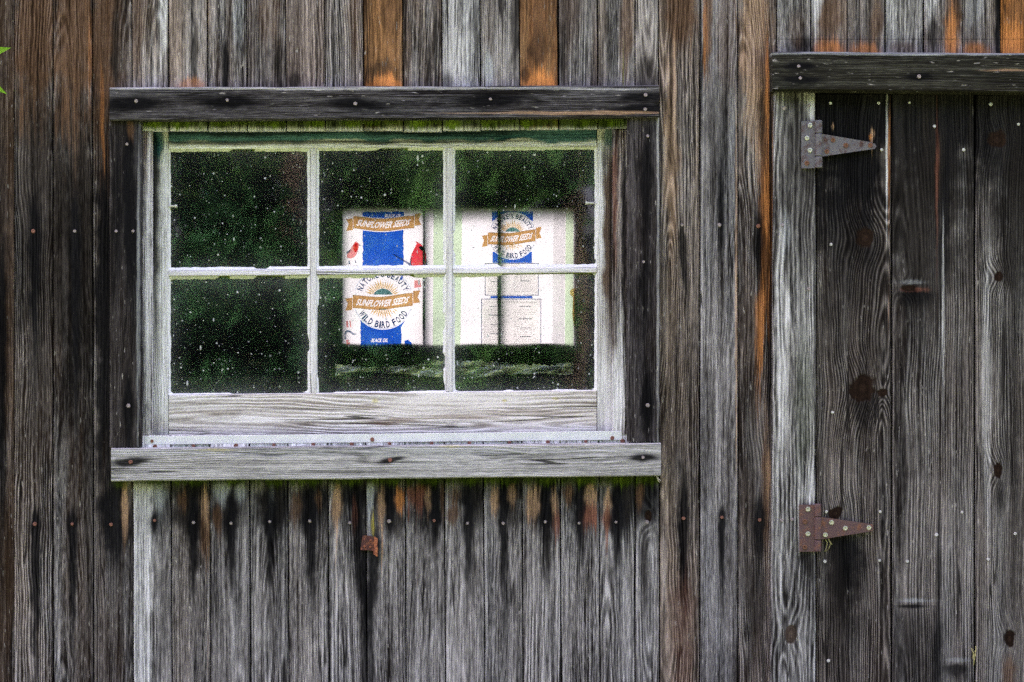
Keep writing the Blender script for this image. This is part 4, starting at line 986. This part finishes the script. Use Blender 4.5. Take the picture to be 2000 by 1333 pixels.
def medallion(parent, cx, cy, R, yt, yb, words=('NATURE\'S BEAUTY', 'WILD BIRD FOOD')):
    rin, rc = R * .70, R * .36
    pet = []; n = 44
    f = lambda a, r_: (cx + r_ * math.cos(a), cy - r_ * math.sin(a))
    for i in range(n):
        a = 2 * math.pi * i / n; wd = math.pi / n * RND.uniform(.55, .85); L = rin * RND.uniform(.86, 1.03)
        p = [f(a - wd * .8, rc * 1.02), f(a - wd, L * .75), f(a, L), f(a + wd, L * .75), f(a + wd * .8, rc * 1.02)]
        if max(q[1] for q in p) < yt or min(q[1] for q in p) > yb: pet.append(p)
        else:
            # cut by the banner
            for part in ([q for q in p if q[1] < yt], [q for q in p if q[1] > yb]):
                if len(part) >= 3: pet.append(part)
    multi('petals', parent, I_GOLD, pet, 1)['kind'] = 'stuff'
    for sg in (1, -1):
        a0 = math.asin(max(-.9, min(.98, ((cy - yt) if sg > 0 else (yb - cy)) / rc)))
        seg_ = [f(sg * (a0 + (math.pi - 2 * a0) * i / 16), rc) for i in range(17)]
        multi('flower_centre', parent, I_TEAL, [seg_], 1)
    a0 = math.asin(((yb - yt) / 2 + 5) / R)
    for s0 in (0, math.pi):
        an = [s0 + a0 + (math.pi - 2 * a0) * i / 28 for i in range(29)]
        multi('ring_line', parent, I_RING, [[f(a, R + .4) for a in an] + [f(a, R - 1.2) for a in an[::-1]]], 1)
    arc_text(parent, I_NAVY, words[0], cx, cy, R * .85, R * .20, math.radians(160), math.radians(20), False)
    arc_text(parent, I_NAVY, words[1], cx, cy, R * .85, R * .22, math.radians(208), math.radians(332), True)
def arc(cx, cy, R, a0, a1, n=18):
    return [(cx + R * math.cos(math.radians(a0 + (a1 - a0) * i / n)), cy - R * math.sin(math.radians(a0 + (a1 - a0) * i / n))) for i in range(n + 1)]

# bag with the birds
b1 = bag('seed_bag', 650, 876, 392, 690, 'white sunflower seed bag printed with a red cardinal and blue panel')
def knock(parent, mat, poly, s, cx, cy, wd, ht, name):
    vs, fs = text_mesh(s); vs = fit(vs, cx, cy, wd, ht, .35)
    return shape(name, parent, mat, [poly] + outlines(vs, fs), 1)
f1 = banner(b1, 690, 809, 437, 11.5, 14, 3.2, 0)
tp = [(708, 414), (718, 413.2), (730, 414.5), (745, 413.4), (760, 414.2), (775, 413.2), (789, 414)]
tp += [(789, 424 + f1(789)), (770, 424 + f1(770)), (750, 424 + f1(750)), (730, 424 + f1(730)), (708, 424 + f1(708))]
knock(b1, I_NAVY if False else I_BLUE, tp, 'BLACK OIL', 768, 421.5, 32, 6, 'blue_panel')
R1, C1 = 58.0, (748, 585)
lowp = [(709, 451 + f1(709)), (730, 451 + f1(730)), (750, 451 + f1(750)), (770, 451 + f1(770)), (788, 451 + f1(788))]
lowp += [(788 + RND.uniform(-1, 1), y_) for y_ in range(456, 540, 5)]
lowp += [(786, 548), (780, 546)] + [p for p in arc(C1[0], C1[1], R1 + 1.5, 52, 128, 12)] + [(712, 548), (709, 546)]
lowp += [(708.5 + RND.uniform(-1, 1), y_) for y_ in range(540, 455, -5)]
shape('blue_panel', b1, I_BLUE, [lowp], 1)
medallion(b1, C1[0], C1[1], R1, 576, 603)
banner(b1, 689, 806, 590, 12, 15, 3.0, 4)
bp_ = arc(C1[0], C1[1], R1 + 1.5, 222, 318, 16) + [(784 + RND.uniform(-1, 1), y_) for y_ in range(640, 684, 5)] + [(784, 684), (704, 684)] + [(704 + RND.uniform(-1, 1), y_) for y_ in range(680, 634, -5)]
knock(b1, I_BLUE, bp_, 'BLACK OIL', 742, 665, 32, 7, 'blue_panel')
# cardinal
multi('cardinal_body', b1, I_RED, [[(803, 520), (801, 508), (804, 496), (808, 488), (812, 480), (814, 476), (811, 471.5), (817, 474), (823, 478), (828, 484), (831, 492), (833, 502), (833, 512), (831, 521), (818, 524)]], 1)
multi('cardinal_mask', b1, I_NAVY, [[(819, 481), (824, 481), (829, 485), (830, 491), (824, 490), (819, 487)]], 2)
multi('cardinal_beak', b1, I_PINK, [[(826, 481), (830, 484), (826, 486)]], 3)
multi('cardinal_tail', b1, I_SLATE, [[(766, 497), (769, 496), (803, 516), (806, 523), (798, 523), (797, 517)]], 2)
multi('cardinal_wing', b1, I_SLATE, [[(801, 508), (804, 500), (803, 520), (799, 522)], [(832, 504), (834.5, 512), (834, 523), (830, 523)]], 2)
# finch
multi('finch_body', b1, I_PINK, [[(677, 503), (679, 494), (685, 486), (690, 478), (694, 472), (698, 473), (702, 478), (700, 486), (698, 494), (693, 502), (685, 506)]], 1)
multi('finch_breast', b1, I_RED, [[(690, 480), (694, 474), (699, 476), (699, 488), (694, 494), (690, 488)]], 2)
multi('finch_wing', b1, I_SLATE, [[(677, 492), (686, 486), (684, 492), (676, 498)], [(702, 478), (705, 479.5), (701, 481)], [(682, 508), (684, 515), (686, 518), (680, 515)], [(692, 507), (697, 513), (694, 514)]], 2)
# nuthatch by the lower edge
multi('nuthatch_back', b1, I_SLATE, [[(673, 650), (677, 645), (684, 646), (690, 651), (698, 653), (690, 655), (684, 650), (678, 649), (674, 656), (677, 664), (673, 662)]], 1)
multi('nuthatch_belly', b1, I_PINK, [[(676, 628), (679, 626), (681, 640), (677, 640)], [(682, 626), (684, 640), (686, 640), (685, 627)], [(676, 664), (682, 664), (684, 672), (677, 676)]], 1)
multi('jay_crest', b1, I_BLUE, [[(790, 666), (797, 664), (804, 670), (806, 680), (792, 682)]], 1)
multi('red_mark', b1, I_PINK, [[(809, 548), (821, 548), (823, 561), (809, 563)]], 1)
multi('gusset_stripe', b1, I_GREEN, [[(847, 393), (876, 393), (876, 689), (845, 689)]], 0)

# bag showing its back panel
b2 = bag('seed_bag', 877, 1138, 392, 690, 'white seed bag turned to its back panel of small print, beside the cardinal bag')
multi('gusset_stripe', b2, I_GREEN, [[(877.5, 393), (903, 393), (899, 689), (877.5, 689)], [(1105, 393), (1120, 393), (1120, 689), (1103, 689)]], 0)
multi('grey_stripe', b2, I_LGREY, [[(1081, 393), (1104, 393), (1102, 689), (1079, 689)]], 0)
R2, C2 = 45.5, (1001, 461)
for sx in (-1, 1):
    pass
multi('blue_panel', b2, I_BLUE, [[(961, 413), (1041, 413)] + [(1041, 433)] + arc(C2[0], C2[1], R2 + 1.2, 42, 138, 14) + [(961, 433)]], 1)
multi('blue_panel', b2, I_BLUE, [arc(C2[0], C2[1], R2 + 1.2, 222, 318, 14) + [(1039, 492), (1039, 514), (962, 514), (962, 492)]], 1)
medallion(b2, C2[0], C2[1], R2, 453, 477)
banner(b2, 953, 1046, 465, 11, 12, 2.2, 6)
def box_lines(x0, y0, x1, y1, th=1.3):
    return [[(x0, y0), (x1, y0), (x1, y0 + th), (x0, y0 + th)], [(x0, y1 - th), (x1, y1 - th), (x1, y1), (x0, y1)], [(x0, y0), (x0 + th, y0), (x0 + th, y1), (x0, y1)], [(x1 - th, y0), (x1, y0), (x1, y1), (x1 - th, y1)]]
def cream(x0, y0, x1, y1): return [(x0, y0), (x1, y0), (x1, y1), (x0, y1)]
multi('blue_strip', b2, I_BLUE, [cream(958, 578.5, 1040, 583)], 1)
multi('text_frame', b2, I_NAVY, box_lines(947, 514.5, 1052, 577.5) + box_lines(940, 584, 1057, 684), 2)
multi('text_ground', b2, I_CREAM, [cream(949, 516.5, 1050, 575.5), cream(942, 586, 1055, 682)], 0)
def rows(x0, x1, y0, y1, lead):
    out = []; y_ = y0
    while y_ < y1:
        x_ = x0; xe = x1 - RND.uniform(0, (x1 - x0) * .25)
        while x_ < xe:
            wd = RND.uniform(2.5, 7); out.append(cream(x_, y_, min(x_ + wd, xe), y_ + 1.0)); x_ += wd + 1.1
        y_ += lead
    return out
for (x0, x1, y0, y1) in ((953, 994, 520, 572), (1004, 1046, 520, 572), (945, 995, 604, 680), (1003, 1051, 604, 680)):
    multi('small_print', b2, I_GREY, rows(x0, x1, y0, y1, 3.3), 1)['kind'] = 'stuff'
heads = []
for px, py, w_ in ((972, 551, 26), (1026, 549, 18), (970, 599, 28), (1026, 599, 24), (970, 616, 28), (1026, 623, 26), (970, 634, 26), (1026, 641, 20), (970, 652, 26), (1026, 658, 22)):
    heads += [cream(px - w_ / 2, py - .9, px + w_ / 2, py + .9)]
multi('small_print', b2, I_GREY2, heads, 2)['kind'] = 'stuff'
text(b2, I_GREY, "Nature's Beauty Wild Bird Food Products", 998, 590.5, 102, 4.6, 0, None, 2)
multi('side_flower', b2, I_GOLD, [arc(1122, 572, 9, 60, 300, 10)], 1)
multi('side_banner', b2, I_TAN, [[(1119, 582), (1124, 560), (1127, 580), (1126, 610), (1125, 636), (1121, 640), (1118, 615)]], 2)

# ------------------------------------------------------------------ inside, near the glass: plastic strip on a ledge, stud
M_LEDGE = plain('dark_ledge_wood', (.012, .011, .010), .95)
l0, l1 = P(300, 737, .16), P(1200, 737, .16)
struct(obj('inside_ledge', *boxmesh(l0.x, l1.x, .082, .20, l0.z - .03, l0.z), M_LEDGE))
def plastic():
    mat = bpy.data.materials.new('crumpled_plastic'); mat.use_nodes = True
    nt = mat.node_tree; t = T(nt); nt.nodes.remove(nt.nodes['Principled BSDF']); out = nt.nodes['Material Output']
    tc = t.new('ShaderNodeTexCoord')
    ox, oy, oz = t.sep(tc.outputs['Object'])
    n = t.noise(t.xyz(t.mul(ox, 9), 0.0, t.mul(oz, 60)), 1.0, 4, .65)
    tr = t.new('ShaderNodeBsdfTransparent'); df = t.new('ShaderNodeBsdfDiffuse'); df.inputs[0].default_value = (.85, .86, .82, 1)
    gl = t.new('ShaderNodeBsdfGlossy'); gl.inputs['Roughness'].default_value = .18
    a = t.new('ShaderNodeMixShader'); a.inputs[0].default_value = .35; t.put(a.inputs[1], df.outputs[0]); t.put(a.inputs[2], gl.outputs[0])
    m = t.new('ShaderNodeMixShader'); t.put(m.inputs[0], t.mad(t.step(n, .40, .60), .80, .08)); t.put(m.inputs[1], tr.outputs[0]); t.put(m.inputs[2], a.outputs[0])
    t.put(out.inputs['Surface'], m.outputs[0]); return mat
rr = random.Random(3); V, F = [], []
nx = 90; prof = [rr.uniform(-1, 1) for _ in range(nx + 1)]
for i in range(nx + 1):
    f = i / nx; px = 655 + 465 * f
    tpy = 712 + 6 * math.sin(f * 9) - 6 * f + 3 * prof[i]; bpy_ = 737 - (5 * math.sin(f * 7 + 1) + 5 if .1 < f < .9 else 4)
    for j in range(7):
        g_ = j / 6
        V.append(P(px, tpy + (bpy_ + 1.0 - tpy) * g_, .09) + Vector((0, rr.uniform(-.006, .006) + .01 * math.sin(f * 30 + g_ * 5), 0)))
for i in range(nx):
    for j in range(6):
        a = i * 7 + j; F.append((a, a + 7, a + 8, a + 1))
tag(obj('plastic_sheet', V, F, plastic(), smooth=True), 'crumpled strip of clear plastic lying behind the lower panes', 'plastic')
M_STUD = plain('inner_stud_wood', (.085, .06, .04), .9, vary=.5, scale=30)
s0, s1 = P(1131, 0, .30), P(1146, 0, .30)
struct(obj('inside_stud', *boxmesh(s0.x, s1.x, .30, .38, .081, 2.6), M_STUD))

# ------------------------------------------------------------------ sapling at the left edge
def leafmat():
    mat = bpy.data.materials.new('fresh_leaf'); mat.use_nodes = True
    nt = mat.node_tree; t = T(nt); nt.nodes.remove(nt.nodes['Principled BSDF']); out = nt.nodes['Material Output']
    tc = t.new('ShaderNodeTexCoord'); n = t.noise(tc.outputs['Object'], 40, 3)
    c = t.mix(n, (.16, .42, .03, 1), (.26, .52, .05, 1))
    df = t.new('ShaderNodeBsdfDiffuse'); tr = t.new('ShaderNodeBsdfTranslucent'); t.put(df.inputs[0], c); t.put(tr.inputs[0], c)
    m = t.new('ShaderNodeMixShader'); m.inputs[0].default_value = .4; t.put(m.inputs[1], df.outputs[0]); t.put(m.inputs[2], tr.outputs[0])
    t.put(out.inputs['Surface'], m.outputs[0]); return mat
M_LEAF = leafmat(); M_STEM = plain('sapling_bark', (.10, .08, .05), .9, vary=.3)
sx_ = P(-78, 0, -.12).x
sap = thing('sapling', 'green leaf tips of a sapling poking in at the left edge', 'plant', (sx_, -.12, 0))
def tube(path, rads, n=7):
    V, F = [], []
    for i, p in enumerate(path):
        d = (Vector(path[min(i + 1, len(path) - 1)]) - Vector(path[max(i - 1, 0)])).normalized()
        a = d.orthogonal().normalized(); b = d.cross(a)
        for k in range(n):
            an = 2 * math.pi * k / n; V.append(Vector(p) + (a * math.cos(an) + b * math.sin(an)) * rads[i])
    for i in range(len(path) - 1):
        for k in range(n): F.append((i * n + k, i * n + (k + 1) % n, i * n + n + (k + 1) % n, i * n + n + k))
    return V, F
obj('stem', *tube([(sx_, -.12, -.02), (sx_ + .01, -.13, .6), (sx_ - .01, -.12, 1.2), (sx_, -.13, 1.8), (sx_ - .02, -.14, 2.25)], [.011, .009, .008, .006, .003]), M_STEM, sap)
LEAF = [(0, 0), (.12, .16), (.30, .22), (.27, .36), (.42, .34), (.58, .24), (.72, .15), (1, 0.01), (.72, -.12), (.58, -.22), (.44, -.30), (.30, -.34), (.30, -.22), (.12, -.15)]
def leaf(tip, base, size_w):
    tip, base = Vector(tip), Vector(base); d = tip - base; L = d.length; d.normalize()
    s = Vector((0, -1, 0)).cross(d).normalized(); nrm = Vector((0, -1, 0))
    V = [base + d * a * L + s * b * L * size_w + nrm * (abs(b) * .18 * L) for a, b in LEAF] + [base + d * .4 * L]
    n = len(LEAF); F = [(n, i, (i + 1) % n) for i in range(n)]
    lf = obj('leaf', V, F, M_LEAF, sap, smooth=True)
    st = Vector((sx_, -.13, base.z - .02))
    obj('leaf_stalk', *tube([st, (st + base) / 2 + Vector((0, 0, .008)), base + d * .2 * L], [.0014, .0012, .0008], 5), M_STEM, lf)
leaf(P(22, 94, -.12), P(-52, 112, -.13), .62)
leaf(P(14, 185, -.12), P(-52, 142, -.12), .55)
for i in range(26):
    z = RND.uniform(.7, 2.2); a = RND.choice((-1, -1, -1, 0))
    x_ = sx_ - RND.uniform(.02, .05); d_ = Vector((-RND.uniform(.06, .1), RND.uniform(-.03, .03), RND.uniform(-.06, .03)))
    leaf(Vector((x_, -.13, z)) + d_, (x_, -.13, z), RND.uniform(.7, 1))

# ------------------------------------------------------------------ trees across the yard, mirrored in the panes, and side trees added to block low sky
def crownmat(nm, c1, c2):
    mat = bpy.data.materials.new(nm); mat.use_nodes = True
    nt = mat.node_tree; t = T(nt); nt.nodes.remove(nt.nodes['Principled BSDF']); out = nt.nodes['Material Output']
    tc = t.new('ShaderNodeTexCoord'); n = t.noise(tc.outputs['Object'], 1.6, 4, .7)
    c = t.mix(t.step(n, .35, .65), (*c1, 1), (*c2, 1))
    df = t.new('ShaderNodeBsdfDiffuse'); tr = t.new('ShaderNodeBsdfTranslucent'); t.put(df.inputs[0], c); t.put(tr.inputs[0], c)
    m = t.new('ShaderNodeMixShader'); m.inputs[0].default_value = .3; t.put(m.inputs[1], df.outputs[0]); t.put(m.inputs[2], tr.outputs[0])
    t.put(out.inputs['Surface'], m.outputs[0]); return mat
M_CR = [crownmat('dark_foliage', (.015, .058, .030), (.029, .105, .036)), crownmat('mid_foliage', (.023, .080, .030), (.050, .145, .033))]
M_TRUNK = plain('tree_bark', (.07, .055, .04), .9, vary=.4, scale=12)
def tree(x, y, h, rad, ms, label, n=9000):
    r_ = random.Random(int(x * 100 + y * 7))
    tr = thing('yard_tree', label, 'tree', (x, y, 0), 'trees across the yard mirrored in the glass')
    obj('trunk', *tube([(x, y, -.05), (x + .05, y, h * .3), (x - .04, y + .05, h * .6), (x, y, h * .9)], [.16, .12, .08, .02], 8), M_TRUNK, tr)
    V, F = [], []
    cl = []
    for i in range(60):
        a = r_.uniform(0, 6.283); zz = r_.uniform(.06, .97) * h; rr_ = rad * (1 - abs(zz / h - .42) ** 1.6 * 1.5) * math.sqrt(r_.random())
        cl.append((x + math.cos(a) * rr_, y + math.sin(a) * rr_, zz, r_.uniform(.35, .8)))
    for i in range(n):
        cx, cy, cz, cr = r_.choice(cl)
        p = Vector((r_.gauss(0, 1), r_.gauss(0, 1), r_.gauss(0, .8))); p = p.normalized() * cr * r_.random() ** .4
        c = Vector((cx, cy, max(.15, cz))) + p
        if c.z < .05: c.z = .05 + r_.random() * .3
        d = Vector((r_.gauss(0, 1), r_.gauss(0, 1), r_.gauss(0, 1))).normalized(); s = d.orthogonal().normalized(); L = r_.uniform(.09, .18)
        k = len(V); V += [c - d * L, c + s * L * .5, c + d * L, c - s * L * .5]; F.append((k, k + 1, k + 2, k + 3))
    obj('crown', V, F, M_CR[ms], tr)
for i_, (x_, y_) in enumerate(((-10.5, -12.2), (-12.6, -9.4), (-13.4, -6.2), (8.8, -12.4), (11.2, -10.2), (12.8, -7.2))):  # unseen side trees, added to block low sky and deepen shade under trim
    tree(x_, y_, 8.6, 2.5, i_ % 2, ('unseen tall tree added to block low sky beyond the %s end of the yard, %s of three' % (('left', 'right')[i_ // 3], ('nearest the middle', 'second', 'nearest the shed')[i_ % 3])), 7000)
spots = [(-7.6, -13.5, 6.4, 2.1, 0, 'bushy dark tree farthest to the left across the yard'), (-4.6, -12.4, 5.6, 1.9, 1, 'brighter green tree left of the middle across the yard'),
         (-2.0, -13.0, 6.2, 2.0, 0, 'dark tree mirrored in the left panes of the window'), (0.5, -12.2, 5.2, 1.9, 1, 'brighter tree mirrored in the right panes of the window'),
         (3.0, -13.2, 6.3, 2.1, 0, 'dark tree to the right across the yard'), (5.8, -12.8, 5.7, 2.0, 1, 'brighter green tree farthest to the right across the yard'),
         (-6.1, -15.8, 7.2, 2.2, 0, 'tall dark tree in the back row, far left'), (-3.2, -16.0, 7.6, 2.3, 0, 'tall dark tree in the back row, behind the left panes'), (-0.6, -15.6, 7.3, 2.3, 0, 'tall dark tree in the back row, at the middle'),
         (2.0, -16.2, 7.6, 2.3, 0, 'tall dark tree in the back row, right of the middle'), (4.6, -15.9, 7.2, 2.2, 0, 'tall dark tree in the back row, far right')]
for s_ in spots: tree(s_[0], s_[1], s_[2] * 1.3, s_[3] * 1.1, *s_[4:])
